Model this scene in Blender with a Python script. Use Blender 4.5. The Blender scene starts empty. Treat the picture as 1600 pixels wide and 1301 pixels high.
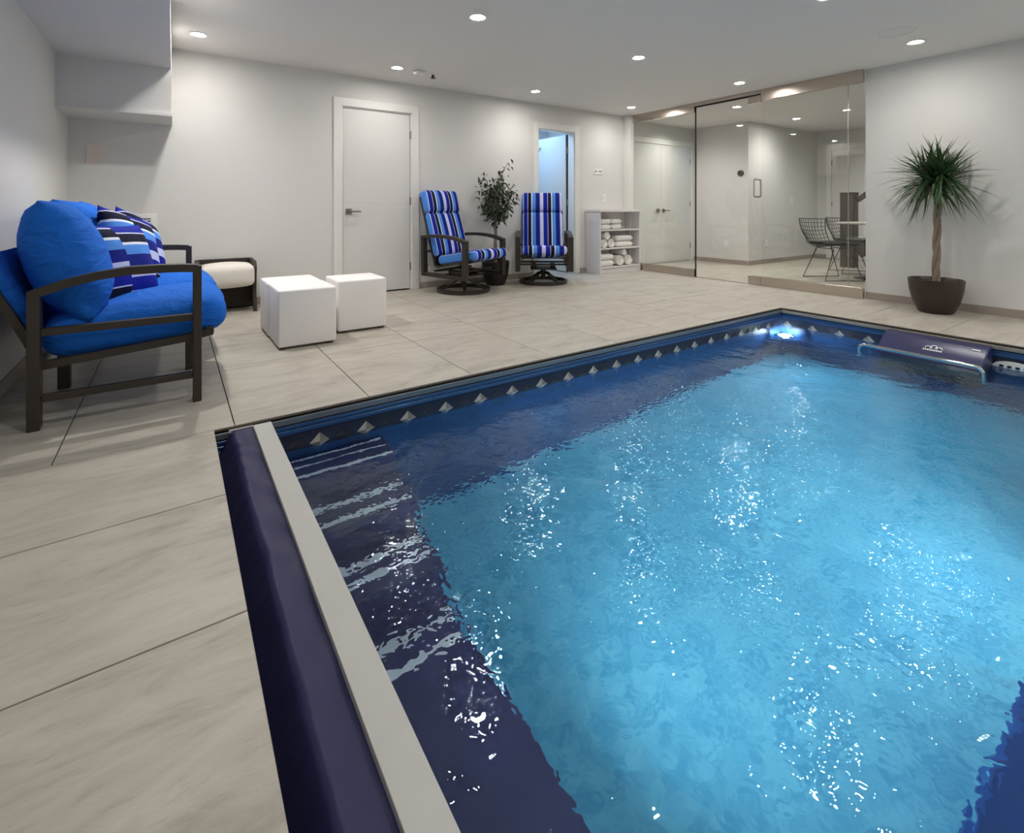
import bpy, bmesh, math, random
from mathutils import Vector, Matrix, noise
import numpy as np

random.seed(7)
sc = bpy.context.scene
COL = sc.collection
PI = math.pi
R = math.radians

# ------------------------------------------------------------------ camera
H = 0.93
YAW = math.atan2(530.0, 775.6)
cam_d = bpy.data.cameras.new('camera')
cam_d.sensor_width = 36.0
cam_d.lens = 775.6 / 1600.0 * 36.0
cam_d.shift_y = -324.5 / 1600.0
cam_d.clip_start = 0.02
cam = bpy.data.objects.new('camera', cam_d)
COL.objects.link(cam)
cam.location = (0, 0, H)
cam.rotation_euler = (PI / 2, 0, -YAW)
sc.camera = cam

# ------------------------------------------------------------------ world, exposure, lights
world = bpy.data.worlds.new('world')
sc.world = world
world.use_nodes = True
bg = world.node_tree.nodes['Background']
bg.inputs[0].default_value = (0.8, 0.85, 0.95, 1)
bg.inputs[1].default_value = 0.03
sc.view_settings.view_transform = 'Standard'
sc.view_settings.look = 'None'
sc.view_settings.exposure = 0.12
sc.view_settings.gamma = 1.0
sc.view_settings.use_curve_mapping = False
sc.cycles.sample_clamp_indirect = 20.0
sc.cycles.max_bounces = 14
sc.cycles.transparent_max_bounces = 12
sc.cycles.blur_glossy = 0.3

CEIL = 2.37
WARM = (1.0, 0.967, 0.925)


def lamp(name, kind, loc, energy, color, rot=(0, 0, 0), **kw):
    d = bpy.data.lights.new(name, kind)
    d.energy = energy
    d.color = color
    for k, v in kw.items():
        setattr(d, k, v)
    o = bpy.data.objects.new(name, d)
    COL.objects.link(o)
    o.location = loc
    o.rotation_euler = rot
    return o


LIGHT_W = 40.0
LIGHTS_SEEN = [(1.89, 3.22), (3.66, 3.22), (5.35, 3.22), (0.174, 4.84), (1.89, 4.84),
               (3.67, 4.86), (5.37, 4.86), (5.29, 1.57)]
LIGHTS_REST = [(0.23, 3.93), (0.23, 1.57), (1.89, 1.57), (3.66, 1.57),
               (0.30, -0.7), (1.89, -0.7), (3.66, -0.7), (5.29, -0.7)]
LIGHTS_LENS = LIGHTS_SEEN + [(3.66, 1.57), (1.89, 1.57)]
for x, y in LIGHTS_SEEN + LIGHTS_REST:
    lamp('downlight_beam', 'SPOT', (x, y, CEIL - 0.012), LIGHT_W * (0.42 if (x, y) in LIGHTS_LENS else 0.95 if (x < 1 and y < 2) else 2.4), WARM,
         spot_size=R(152), spot_blend=1.0, shadow_soft_size=0.035)
for x, y in [(6.58, 4.0), (8.22, 3.98), (9.3, 3.0), (7.2, 2.6), (6.9, 5.1)]:
    lamp('downlight_beam', 'SPOT', (x, y, CEIL - 0.012), 48.0, WARM,
         spot_size=R(152), spot_blend=1.0, shadow_soft_size=0.035)
# side room behind the open door: cool daylight lamp
lamp('side_room_lamp', 'AREA', (4.2, 6.0, 2.33), 14.0, (0.36, 0.62, 1.0), size=0.5)
# underwater: near wall lamp, then an added fill at the steps
lamp('pool_lamp_near', 'SPOT', (2.90, 0.06, -0.30), 72.0, (0.97, 0.97, 0.97), rot=(R(76), 0, R(16)),
     spot_size=R(136), spot_blend=1.0, shadow_soft_size=0.06)
lamp('pool_fill_steps', 'SPOT', (0.92, 1.0, -0.50), 42.0, (0.95, 0.97, 0.97), rot=(R(88), 0, R(-84)),  # unseen fill added to brighten the pool floor, no fixture here
     spot_size=R(150), spot_blend=1.0, shadow_soft_size=0.05)

# ------------------------------------------------------------------ materials


def lin(c):
    c = c / 255.0
    return c / 12.92 if c <= 0.04045 else ((c + 0.055) / 1.055) ** 2.4


def rgb(t):
    return (lin(t[0]), lin(t[1]), lin(t[2]), 1.0)


def nodes_of(m):
    m.use_nodes = True
    nt = m.node_tree
    return nt, nt.nodes, nt.links, nt.nodes['Principled BSDF']


def mat(name, col, rough=0.5, metal=0.0, spec=0.5, bump=None, var=None, sheen=0.0, emit=None, coat=0.0):
    """bump=(scale, strength, distance)  var=(scale, amount)"""
    m = bpy.data.materials.new(name)
    nt, N, L, P = nodes_of(m)
    P.inputs['Base Color'].default_value = rgb(col)
    P.inputs['Roughness'].default_value = rough
    P.inputs['Metallic'].default_value = metal
    P.inputs['Specular IOR Level'].default_value = spec
    P.inputs['Sheen Weight'].default_value = sheen
    P.inputs['Coat Weight'].default_value = coat
    tc = N.new('ShaderNodeTexCoord')
    if var:
        nz = N.new('ShaderNodeTexNoise')
        nz.inputs['Scale'].default_value = var[0]
        nz.inputs['Detail'].default_value = 5
        L.new(tc.outputs['Object'], nz.inputs['Vector'])
        mx = N.new('ShaderNodeMix')
        mx.data_type = 'RGBA'
        a = var[1]
        mx.inputs[6].default_value = rgb([max(0, c * (1 - a)) for c in col])
        mx.inputs[7].default_value = rgb([min(255, c * (1 + a)) for c in col])
        L.new(nz.outputs['Fac'], mx.inputs[0])
        L.new(mx.outputs[2], P.inputs['Base Color'])
    if bump:
        nb = N.new('ShaderNodeTexNoise')
        nb.inputs['Scale'].default_value = bump[0]
        nb.inputs['Detail'].default_value = 4
        L.new(tc.outputs['Object'], nb.inputs['Vector'])
        b = N.new('ShaderNodeBump')
        b.inputs['Strength'].default_value = bump[1]
        b.inputs['Distance'].default_value = bump[2]
        L.new(nb.outputs['Fac'], b.inputs['Height'])
        L.new(b.outputs['Normal'], P.inputs['Normal'])
    if emit:
        P.inputs['Emission Color'].default_value = (emit[0], emit[1], emit[2], 1)
        P.inputs['Emission Strength'].default_value = emit[3]
    return m


def stone_mat():
    m = bpy.data.materials.new('stone_tile')
    nt, N, L, P = nodes_of(m)
    geo = N.new('ShaderNodeNewGeometry')
    oi = N.new('ShaderNodeObjectInfo')
    add = N.new('ShaderNodeVectorMath')
    add.operation = 'MULTIPLY_ADD'
    comb = N.new('ShaderNodeCombineXYZ')
    for i in range(3):
        L.new(oi.outputs['Random'], comb.inputs[i])
    add.inputs[1].default_value = (37, 23, 11)
    L.new(comb.outputs[0], add.inputs[0])
    L.new(geo.outputs['Position'], add.inputs[2])
    mp = N.new('ShaderNodeMapping')
    mp.inputs['Rotation'].default_value = (0, 0, R(24))
    mp.inputs['Scale'].default_value = (1.6, 5.0, 2.0)
    L.new(add.outputs[0], mp.inputs['Vector'])
    n1 = N.new('ShaderNodeTexNoise')
    n1.inputs['Scale'].default_value = 1.6
    n1.inputs['Detail'].default_value = 9
    n1.inputs['Roughness'].default_value = 0.66
    n1.inputs['Distortion'].default_value = 0.9
    L.new(mp.outputs[0], n1.inputs['Vector'])
    r1 = N.new('ShaderNodeValToRGB')
    r1.color_ramp.elements[0].position = 0.30
    r1.color_ramp.elements[0].color = rgb((150, 143, 132))
    r1.color_ramp.elements[1].position = 0.66
    r1.color_ramp.elements[1].color = rgb((184, 179, 168))
    e = r1.color_ramp.elements.new(0.46)
    e.color = rgb((171, 165, 154))
    L.new(n1.outputs['Fac'], r1.inputs[0])
    n2 = N.new('ShaderNodeTexNoise')
    n2.inputs['Scale'].default_value = 11
    n2.inputs['Detail'].default_value = 6
    n2.inputs['Roughness'].default_value = 0.7
    L.new(mp.outputs[0], n2.inputs['Vector'])
    r2 = N.new('ShaderNodeValToRGB')
    r2.color_ramp.elements[0].position = 0.28
    r2.color_ramp.elements[0].color = (0.72, 0.70, 0.68, 1)
    r2.color_ramp.elements[1].position = 0.44
    r2.color_ramp.elements[1].color = (1, 1, 1, 1)
    L.new(n2.outputs['Fac'], r2.inputs[0])
    mx = N.new('ShaderNodeMix')
    mx.data_type = 'RGBA'
    mx.blend_type = 'MULTIPLY'
    mx.inputs[0].default_value = 0.55
    L.new(r1.outputs[0], mx.inputs[6])
    L.new(r2.outputs[0], mx.inputs[7])
    L.new(mx.outputs[2], P.inputs['Base Color'])
    P.inputs['Roughness'].default_value = 0.42
    P.inputs['Specular IOR Level'].default_value = 0.35
    b = N.new('ShaderNodeBump')
    b.inputs['Strength'].default_value = 0.25
    b.inputs['Distance'].default_value = 0.004
    L.new(n2.outputs['Fac'], b.inputs['Height'])
    L.new(b.outputs['Normal'], P.inputs['Normal'])
    return m


STRIPES = [(55, (20, 36, 152)), (6, (205, 210, 235)), (42, (16, 20, 48)), (13, (225, 230, 245)), (45, (82, 142, 226)),
           (55, (20, 34, 130)), (45, (198, 203, 238))]


def stripe_mat(name, axis, period, phase, gusset=None, seam=None):
    m = bpy.data.materials.new(name)
    nt, N, L, P = nodes_of(m)
    tc = N.new('ShaderNodeTexCoord')
    sx = N.new('ShaderNodeSeparateXYZ')
    L.new(tc.outputs['Object'], sx.inputs[0])
    ma = N.new('ShaderNodeMath')
    ma.operation = 'MULTIPLY_ADD'
    ma.inputs[1].default_value = 1.0 / period
    ma.inputs[2].default_value = phase
    L.new(sx.outputs[axis], ma.inputs[0])
    fr = N.new('ShaderNodeMath')
    fr.operation = 'FRACT'
    if seam is not None:                     # a sewn panel whose stripes are offset
        lt = N.new('ShaderNodeMath')
        lt.operation = 'LESS_THAN'
        lt.inputs[1].default_value = seam
        L.new(sx.outputs[0], lt.inputs[0])
        m2 = N.new('ShaderNodeMath')
        m2.operation = 'MULTIPLY_ADD'
        m2.inputs[1].default_value = 0.10
        L.new(lt.outputs[0], m2.inputs[0])
        L.new(ma.outputs[0], m2.inputs[2])
        L.new(m2.outputs[0], fr.inputs[0])
    else:
        L.new(ma.outputs[0], fr.inputs[0])
    cr = N.new('ShaderNodeValToRGB')
    cr.color_ramp.interpolation = 'CONSTANT'
    tot = sum(s[0] for s in STRIPES)
    pos = 0
    for i, (w, c) in enumerate(STRIPES):
        if i == 0:
            el = cr.color_ramp.elements[0]
            el.position = 0
        elif i == 1:
            el = cr.color_ramp.elements[1]
            el.position = pos / tot
        else:
            el = cr.color_ramp.elements.new(pos / tot)
        el.color = rgb(c)
        pos += w
    L.new(fr.outputs[0], cr.inputs[0])
    col_out = cr.outputs[0]
    if gusset is not None:                   # boxed side strip in light blue with pale piping
        for lim, c in ((gusset + 0.006, (225, 230, 245)), (gusset, (82, 142, 226))):
            lt = N.new('ShaderNodeMath')
            lt.operation = 'LESS_THAN'
            lt.inputs[1].default_value = lim
            L.new(sx.outputs[0], lt.inputs[0])
            mx = N.new('ShaderNodeMix')
            mx.data_type = 'RGBA'
            L.new(lt.outputs[0], mx.inputs[0])
            L.new(col_out, mx.inputs[6])
            mx.inputs[7].default_value = rgb(c)
            col_out = mx.outputs[2]
    L.new(col_out, P.inputs['Base Color'])
    P.inputs['Roughness'].default_value = 0.85
    P.inputs['Specular IOR Level'].default_value = 0.2
    nb = N.new('ShaderNodeTexNoise')
    nb.inputs['Scale'].default_value = 9
    L.new(tc.outputs['Object'], nb.inputs['Vector'])
    b = N.new('ShaderNodeBump')
    b.inputs['Strength'].default_value = 0.35
    b.inputs['Distance'].default_value = 0.02
    L.new(nb.outputs['Fac'], b.inputs['Height'])
    L.new(b.outputs['Normal'], P.inputs['Normal'])
    return m


def blue_fabric():
    m = mat('blue_canvas', (26, 102, 202), 0.85, spec=0.2)
    nt, N, L, P = nodes_of(m)
    tc = N.new('ShaderNodeTexCoord')
    mp = N.new('ShaderNodeMapping')
    mp.inputs['Scale'].default_value = (5, 2.2, 9)
    L.new(tc.outputs['Object'], mp.inputs['Vector'])
    nz = N.new('ShaderNodeTexNoise')
    nz.inputs['Scale'].default_value = 1.6
    nz.inputs['Detail'].default_value = 3
    nz.inputs['Distortion'].default_value = 1.2
    L.new(mp.outputs[0], nz.inputs['Vector'])
    b = N.new('ShaderNodeBump')
    b.inputs['Strength'].default_value = 0.6
    b.inputs['Distance'].default_value = 0.03
    L.new(nz.outputs['Fac'], b.inputs['Height'])
    L.new(b.outputs['Normal'], P.inputs['Normal'])
    return m


def glass_mat(name, tint):
    m = bpy.data.materials.new(name)
    m.use_nodes = True
    nt = m.node_tree
    N, L = nt.nodes, nt.links
    N.clear()
    out = N.new('ShaderNodeOutputMaterial')
    tr = N.new('ShaderNodeBsdfTransparent')
    tr.inputs[0].default_value = tint
    gl = N.new('ShaderNodeBsdfGlossy')
    gl.inputs['Roughness'].default_value = 0.0
    lw = N.new('ShaderNodeLayerWeight')
    lw.inputs['Blend'].default_value = 0.5
    pw = N.new('ShaderNodeMath')
    pw.operation = 'POWER'
    pw.inputs[1].default_value = 5.0
    L.new(lw.outputs['Facing'], pw.inputs[0])
    fr = N.new('ShaderNodeMath')
    fr.operation = 'MULTIPLY_ADD'
    fr.inputs[1].default_value = 0.95
    fr.inputs[2].default_value = 0.045
    L.new(pw.outputs[0], fr.inputs[0])
    mx = N.new('ShaderNodeMixShader')
    L.new(fr.outputs[0], mx.inputs[0])
    L.new(tr.outputs[0], mx.inputs[1])
    L.new(gl.outputs[0], mx.inputs[2])
    L.new(mx.outputs[0], out.inputs[0])
    return m


def water_mat():
    m = bpy.data.materials.new('rippled_water')
    m.use_nodes = True
    nt = m.node_tree
    N, L = nt.nodes, nt.links
    N.clear()
    out = N.new('ShaderNodeOutputMaterial')
    g = N.new('ShaderNodeBsdfGlass')
    g.inputs['Color'].default_value = (0.86, 0.97, 1.0, 1)
    g.inputs['Roughness'].default_value = 0.0
    g.inputs['IOR'].default_value = 1.33
    geo = N.new('ShaderNodeNewGeometry')
    n1 = N.new('ShaderNodeTexNoise')
    n1.inputs['Scale'].default_value = 22
    n1.inputs['Detail'].default_value = 1
    n1.inputs['Distortion'].default_value = 1.0
    n2 = N.new('ShaderNodeTexNoise')
    n2.inputs['Scale'].default_value = 62
    n2.inputs['Detail'].default_value = 0
    n3 = N.new('ShaderNodeTexNoise')       # where the surface is ruffled
    n3.inputs['Scale'].default_value = 1.7
    n3.inputs['Detail'].default_value = 2
    for n in (n1, n2, n3):
        L.new(geo.outputs['Position'], n.inputs['Vector'])
    mr = N.new('ShaderNodeMapRange')
    mr.inputs[1].default_value = 0.40
    mr.inputs[2].default_value = 0.62
    mr.inputs[3].default_value = 0.10
    mr.inputs[4].default_value = 0.85
    L.new(n3.outputs['Fac'], mr.inputs[0])
    mu = N.new('ShaderNodeMath')
    mu.operation = 'MULTIPLY'
    L.new(n2.outputs['Fac'], mu.inputs[0])
    L.new(mr.outputs[0], mu.inputs[1])
    ad = N.new('ShaderNodeMath')
    ad.operation = 'ADD'
    L.new(n1.outputs['Fac'], ad.inputs[0])
    L.new(mu.outputs[0], ad.inputs[1])
    b = N.new('ShaderNodeBump')
    b.inputs['Strength'].default_value = 1.0
    b.inputs['Distance'].default_value = 0.0021
    L.new(ad.outputs[0], b.inputs['Height'])
    L.new(b.outputs['Normal'], g.inputs['Normal'])
    L.new(g.outputs[0], out.inputs[0])
    return m


def liner_mat():
    m = mat('marbled_pool_liner', (40, 140, 215), 0.6, spec=0.2)
    nt, N, L, P = nodes_of(m)
    geo = N.new('ShaderNodeNewGeometry')
    nz = N.new('ShaderNodeTexNoise')
    nz.inputs['Scale'].default_value = 9
    nz.inputs['Detail'].default_value = 6
    nz.inputs['Distortion'].default_value = 1.5
    L.new(geo.outputs['Position'], nz.inputs['Vector'])
    cr = N.new('ShaderNodeValToRGB')
    cr.color_ramp.elements[0].position = 0.36
    cr.color_ramp.elements[0].color = rgb((70, 152, 190))
    cr.color_ramp.elements[1].position = 0.62
    cr.color_ramp.elements[1].color = rgb((98, 176, 206))
    L.new(nz.outputs['Fac'], cr.inputs[0])
    L.new(cr.outputs[0], P.inputs['Base Color'])
    return m


M_WALL = mat('wall_paint', (215, 214, 211), 0.7, spec=0.25, bump=(140, 0.05, 0.001))
M_CEIL = mat('ceiling_paint', (226, 223, 220), 0.85, spec=0.1)
M_TRIMW = mat('white_trim_paint', (226, 225, 221), 0.4, spec=0.4)
M_DOOR = mat('door_paint', (217, 216, 213), 0.35, spec=0.45)
M_STONE = stone_mat()
M_GROUT = mat('dark_grout', (52, 47, 43), 0.9)
M_BASE = mat('taupe_base_tile', (158, 147, 137), 0.45, var=(6, 0.05))
M_BRONZE = mat('dark_bronze_aluminium', (56, 49, 43), 0.42, metal=0.25, spec=0.5)
M_BLUE = blue_fabric()
M_STRX = stripe_mat('striped_canvas', 0, 0.262, 0.954, gusset=-0.25)
M_STRZ = stripe_mat('striped_pillow_canvas', 1, -0.32, 0.703, seam=-0.06)
M_CREAM = mat('cream_cushion', (226, 221, 212), 0.8, bump=(30, 0.2, 0.004))
M_WICK = mat('dark_brown_panel', (46, 36, 31), 0.6)
M_POUF = mat('white_vinyl', (238, 235, 233), 0.5, spec=0.3)
M_STEEL = mat('brushed_steel', (196, 186, 176), 0.26, metal=1.0, bump=(60, 0.05, 0.001))
M_CHROME = mat('polished_steel', (210, 210, 210), 0.10, metal=1.0)
M_NICKEL = mat('satin_nickel', (140, 138, 134), 0.3, metal=1.0)
M_BLACK = mat('black_plastic', (16, 16, 18), 0.4)
M_RUBBER = mat('black_gap', (10, 10, 11), 0.8)
M_PLATE = mat('white_plastic_plate', (232, 232, 230), 0.4)
M_GLASS = glass_mat('green_tinted_glass', (0.955, 0.97, 0.955, 1))
M_GLASS_CLEAR = glass_mat('door_glass', (0.985, 0.985, 0.98, 1))
M_LENS = mat('lamp_lens', (255, 250, 240), 0.4, emit=(1.0, 0.95, 0.89, 260.0))
M_POOLLENS = mat('pool_lamp_lens', (255, 255, 255), 0.4, emit=(0.80, 0.93, 1.0, 420.0))
M_CAB = mat('white_melamine', (224, 220, 220), 0.45)
M_TOWEL = mat('white_terry', (240, 238, 234), 0.95, bump=(220, 0.6, 0.004))
M_POT = mat('dark_glazed_pot', (48, 36, 30), 0.35, var=(7, 0.25), bump=(25, 0.15, 0.004))
M_POTB = mat('black_pot', (32, 27, 25), 0.35)
M_SOIL = mat('potting_soil', (70, 50, 40), 0.95, bump=(60, 1.0, 0.02), var=(40, 0.4))
M_BARK = mat('grey_brown_bark', (128, 114, 101), 0.85, bump=(40, 0.8, 0.008), var=(16, 0.25))
M_LEAF = mat('dark_green_leaf', (40, 54, 34), 0.45, var=(5, 0.3))
M_SPIKE = mat('spiky_green_leaf', (50, 82, 44), 0.45, var=(3, 0.25))
M_SPIKE2 = mat('dull_green_leaf', (66, 78, 56), 0.5, var=(3, 0.25))
M_NAVY = mat('navy_vinyl', (37, 37, 76), 0.5, spec=0.28, bump=(7, 0.4, 0.02))
M_BEAM = mat('grey_painted_beam', (176, 175, 171), 0.45, var=(4, 0.03))
M_EDGE = mat('brown_edge_strip', (96, 86, 77), 0.5)
M_CAPR = mat('grey_track_cap', (98, 106, 116), 0.35, metal=0.2, spec=0.5)
M_CAPLIT = mat('lit_track_cap', (142, 136, 128), 0.35, metal=0.1)  # track cap with reflected wall light put into its colour
M_TRACK = mat('blue_grey_track', (34, 70, 118), 0.32, metal=0.15, spec=0.6)
M_TRACKD = mat('dark_track_groove', (14, 18, 30), 0.5)
M_LINERD = mat('dark_liner_band', (26, 36, 60), 0.75, var=(10, 0.3))
M_LINER = liner_mat()
M_LINERW = mat('deep_blue_wall_liner', (26, 60, 106), 0.5, var=(7, 0.25))
M_WATER = water_mat()
M_STEP = mat('navy_step_vinyl', (52, 50, 92), 0.5, var=(4, 0.2))
M_BENCH = mat('blue_bench_vinyl', (10, 70, 150), 0.5)
M_STRIP = mat('white_step_strip', (230, 230, 235), 0.6)
M_HOOD = mat('navy_hood_plastic', (42, 44, 84), 0.3, spec=0.5)
M_POST = mat('dark_stair_wood', (66, 58, 52), 0.5, var=(12, 0.15))
M_TABLE = mat('pale_table_top', (206, 204, 200), 0.3)
DIAM = [mat('pale_diamond_print', (168, 162, 154), 0.5, var=(30, 0.15)),
        mat('mid_diamond_print', (120, 114, 110), 0.5, var=(30, 0.15)),
        mat('grey_diamond_print', (118, 114, 110), 0.5, var=(30, 0.15)),
        mat('dark_diamond_print', (20, 24, 38), 0.5, var=(30, 0.15)),
        mat('charcoal_diamond_print', (34, 38, 54), 0.5, var=(30, 0.15))]

# ------------------------------------------------------------------ mesh helpers


def link_bm(name, bm, m, parent=None, smooth=False, loc=None, rot=None):
    me = bpy.data.meshes.new(name)
    bm.normal_update()
    bm.to_mesh(me)
    bm.free()
    for x in (m if isinstance(m, (list, tuple)) else [m]):
        me.materials.append(x)
    if smooth:
        me.polygons.foreach_set('use_smooth', [True] * len(me.polygons))
        if smooth != 'all':
            try:
                me.set_sharp_from_angle(angle=R(smooth if smooth is not True else 38))
            except Exception:
                pass
    o = bpy.data.objects.new(name, me)
    COL.objects.link(o)
    if parent:
        o.parent = parent
    if loc:
        o.location = loc
    if rot:
        o.rotation_euler = rot
    return o


def empty(name, loc=(0, 0, 0), rz=0):
    o = bpy.data.objects.new(name, None)
    o.empty_display_size = 0.1
    COL.objects.link(o)
    o.location = loc
    o.rotation_euler = (0, 0, rz)
    return o


def tag(o, label=None, cat=None, group=None, kind=None):
    if label:
        o['label'] = label
    if cat:
        o['category'] = cat
    if group:
        o['group'] = group
    if kind:
        o['kind'] = kind
    return o


def struct(o):
    o['kind'] = 'structure'
    return o


def box(bm, lo, hi, bev=0.0, seg=2, M=None):
    lo, hi = Vector(lo), Vector(hi)
    r = bmesh.ops.create_cube(bm, size=1)
    vs = r['verts']
    for v in vs:
        v.co = Vector(((lo[i] + hi[i]) / 2 + v.co[i] * (hi[i] - lo[i])) for i in range(3))
    if bev:
        es = list({e for v in vs for e in v.link_edges})
        rr = bmesh.ops.bevel(bm, geom=es, offset=bev, segments=seg, affect='EDGES', profile=0.5)
        vs = list({v for f in rr['faces'] for v in f.verts} | {v for v in vs if v.is_valid})
    if M is not None:
        bmesh.ops.transform(bm, matrix=M, verts=vs)
    return vs


def bx(lo, hi, bev=0.0, seg=2, M=None):
    bm = bmesh.new()
    box(bm, lo, hi, bev, seg, M)
    return bm


def frames_along(pts, closed=False):
    n = len(pts)
    T = []
    for i in range(n):
        if closed:
            t = pts[(i + 1) % n] - pts[i - 1]
        elif i == 0:
            t = pts[1] - pts[0]
        elif i == n - 1:
            t = pts[-1] - pts[-2]
        else:
            t = pts[i + 1] - pts[i - 1]
        T.append(t.normalized())
    up = Vector((0, 0, 1))
    if abs(T[0].dot(up)) > 0.9:
        up = Vector((0, 1, 0))
    u = (up - T[0] * up.dot(T[0])).normalized()
    F = []
    for t in T:
        u = (u - t * u.dot(t))
        u = u.normalized() if u.length > 1e-6 else Vector((1, 0, 0))
        F.append((t, u, t.cross(u)))
    return F


def tube(bm, pts, r, seg=8, closed=False, cap=True):
    pts = [Vector(p) for p in pts]
    rs = r if isinstance(r, (list, tuple)) else [r] * len(pts)
    rings = []
    for p, (t, u, w), rr in zip(pts, frames_along(pts, closed), rs):
        rings.append([bm.verts.new(p + (u * math.cos(2 * PI * k / seg) + w * math.sin(2 * PI * k / seg)) * rr) for k in range(seg)])
    n = len(rings)
    for i in range(n if closed else n - 1):
        a, b = rings[i], rings[(i + 1) % n]
        for k in range(seg):
            bm.faces.new((a[k], a[(k + 1) % seg], b[(k + 1) % seg], b[k]))
    if cap and not closed:
        bm.faces.new(list(reversed(rings[0])))
        bm.faces.new(rings[-1])


def bar(bm, pts, wid, thick, side):
    """flat bar swept along pts: wid along the fixed vector side, thick in the other direction"""
    pts = [Vector(p) for p in pts]
    side = Vector(side).normalized()
    n = len(pts)
    rings = []
    for i, p in enumerate(pts):
        if i == 0:
            t = pts[1] - pts[0]
        elif i == n - 1:
            t = pts[-1] - pts[-2]
        else:
            t = (pts[i + 1] - pts[i]).normalized() + (pts[i] - pts[i - 1]).normalized()
        t.normalize()
        nn = t.cross(side).normalized()
        rings.append([bm.verts.new(p + side * a * wid / 2 + nn * b * thick / 2) for a, b in ((-1, -1), (1, -1), (1, 1), (-1, 1))])
    for i in range(n - 1):
        a, b = rings[i], rings[i + 1]
        for k in range(4):
            bm.faces.new((a[k], a[(k + 1) % 4], b[(k + 1) % 4], b[k]))
    bm.faces.new(list(reversed(rings[0])))
    bm.faces.new(rings[-1])
    bmesh.ops.recalc_face_normals(bm, faces=bm.faces)


def lathe(bm, prof, seg=32, c=(0, 0, 0), closed=False):
    c = Vector(c)
    rings = []
    for r, z in prof:
        if r < 1e-6:
            rings.append([bm.verts.new(c + Vector((0, 0, z)))])
        else:
            rings.append([bm.verts.new(c + Vector((r * math.cos(2 * PI * k / seg), r * math.sin(2 * PI * k / seg), z))) for k in range(seg)])
    prs = list(zip(rings, rings[1:])) + ([(rings[-1], rings[0])] if closed else [])
    for a, b in prs:
        for k in range(seg):
            k2 = (k + 1) % seg
            if len(a) == 1 and len(b) == 1:
                continue
            if len(a) == 1:
                bm.faces.new((a[0], b[k2], b[k]))
            elif len(b) == 1:
                bm.faces.new((a[k], a[k2], b[0]))
            else:
                bm.faces.new((a[k], a[k2], b[k2], b[k]))
    bmesh.ops.recalc_face_normals(bm, faces=bm.faces)


def prism(bm, poly, axis, a, b):
    """poly of 2D points in the plane normal to axis (0:x->(y,z) 1:y->(x,z) 2:z->(x,y)), from a to b"""
    def P(p, t):
        return {0: (t, p[0], p[1]), 1: (p[0], t, p[1]), 2: (p[0], p[1], t)}[axis]
    va = [bm.verts.new(P(p, a)) for p in poly]
    vb = [bm.verts.new(P(p, b)) for p in poly]
    n = len(poly)
    fs = [bm.faces.new(va), bm.faces.new(list(reversed(vb)))]
    for i in range(n):
        fs.append(bm.faces.new((va[i], vb[i], vb[(i + 1) % n], va[(i + 1) % n])))
    bmesh.ops.recalc_face_normals(bm, faces=fs)


def rbox(bm, size, r, n=8, puff=(0, 0, 0), M=None):
    """rounded, puffed cushion centred on the origin"""
    hx, hy, hz = [s / 2 for s in size]
    dup = {}

    def vert(p):
        k = tuple(round(c, 5) for c in p)
        if k not in dup:
            q = Vector((p[0] * hx, p[1] * hy, p[2] * hz))
            rr = min(r, hx * 0.98, hy * 0.98, hz * 0.98)
            inner = Vector((max(-(hx - rr), min(hx - rr, q.x)), max(-(hy - rr), min(hy - rr, q.y)), max(-(hz - rr), min(hz - rr, q.z))))
            d = q - inner
            if d.length > 1e-9:
                q = inner + d.normalized() * rr
            ux, uy, uz = q.x / hx, q.y / hy, q.z / hz
            q += Vector((puff[0] * ux * (1 - uy * uy) * (1 - uz * uz), puff[1] * uy * (1 - ux * ux) * (1 - uz * uz),
                         puff[2] * uz * (1 - ux * ux) * (1 - uy * uy)))
            if M is not None:
                q = M @ q
            dup[k] = bm.verts.new(q)
        return dup[k]
    g = [math.sin((-1 + 2 * i / n) * PI / 2) * 0.55 + (-1 + 2 * i / n) * 0.45 for i in range(n + 1)]
    fs = []
    for ax in range(3):
        for s in (-1, 1):
            for i in range(n):
                for j in range(n):
                    q = []
                    for a, b in ((i, j), (i + 1, j), (i + 1, j + 1), (i, j + 1)):
                        p = [0, 0, 0]
                        p[ax] = s
                        p[(ax + 1) % 3] = g[a]
                        p[(ax + 2) % 3] = g[b]
                        q.append(vert(p))
                    if s < 0:
                        q.reverse()
                    if len(set(q)) == 4:
                        fs.append(bm.faces.new(q))
    return fs


def pillow_bm(w, h, t, n=16, ear=0.05):
    bm = bmesh.new()
    sheets = []
    for s in (-1, 1):
        gr = []
        for i in range(n + 1):
            row = []
            for j in range(n + 1):
                u, v = -1 + 2 * i / n, -1 + 2 * j / n
                e = max(0.0, (1 - u ** 4) * (1 - v ** 4))
                pin = 1 - ear * ((1 - v * v) if abs(u) > abs(v) else (1 - u * u))
                x, y = w / 2 * u * (1 - ear * (1 - v * v)), h / 2 * v * (1 - ear * (1 - u * u))
                z = s * t / 2 * e ** 0.55 * (0.72 + 0.28 * (1 - u * u) * (1 - v * v))
                z += 0.006 * noise.noise(Vector((x * 9, y * 9, s * 3))) * e
                row.append(bm.verts.new((x, y, z)))
            gr.append(row)
        sheets.append(gr)
        for i in range(n):
            for j in range(n):
                f = (gr[i][j], gr[i + 1][j], gr[i + 1][j + 1], gr[i][j + 1])
                bm.faces.new(f if s > 0 else tuple(reversed(f)))
    bmesh.ops.remove_doubles(bm, verts=bm.verts, dist=0.0004)
    return bm


def copy_tree(o, parent=None):
    c = o.copy()
    COL.objects.link(c)
    if parent:
        c.parent = parent
    for ch in list(o.children):
        copy_tree(ch, c)
    return c


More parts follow.
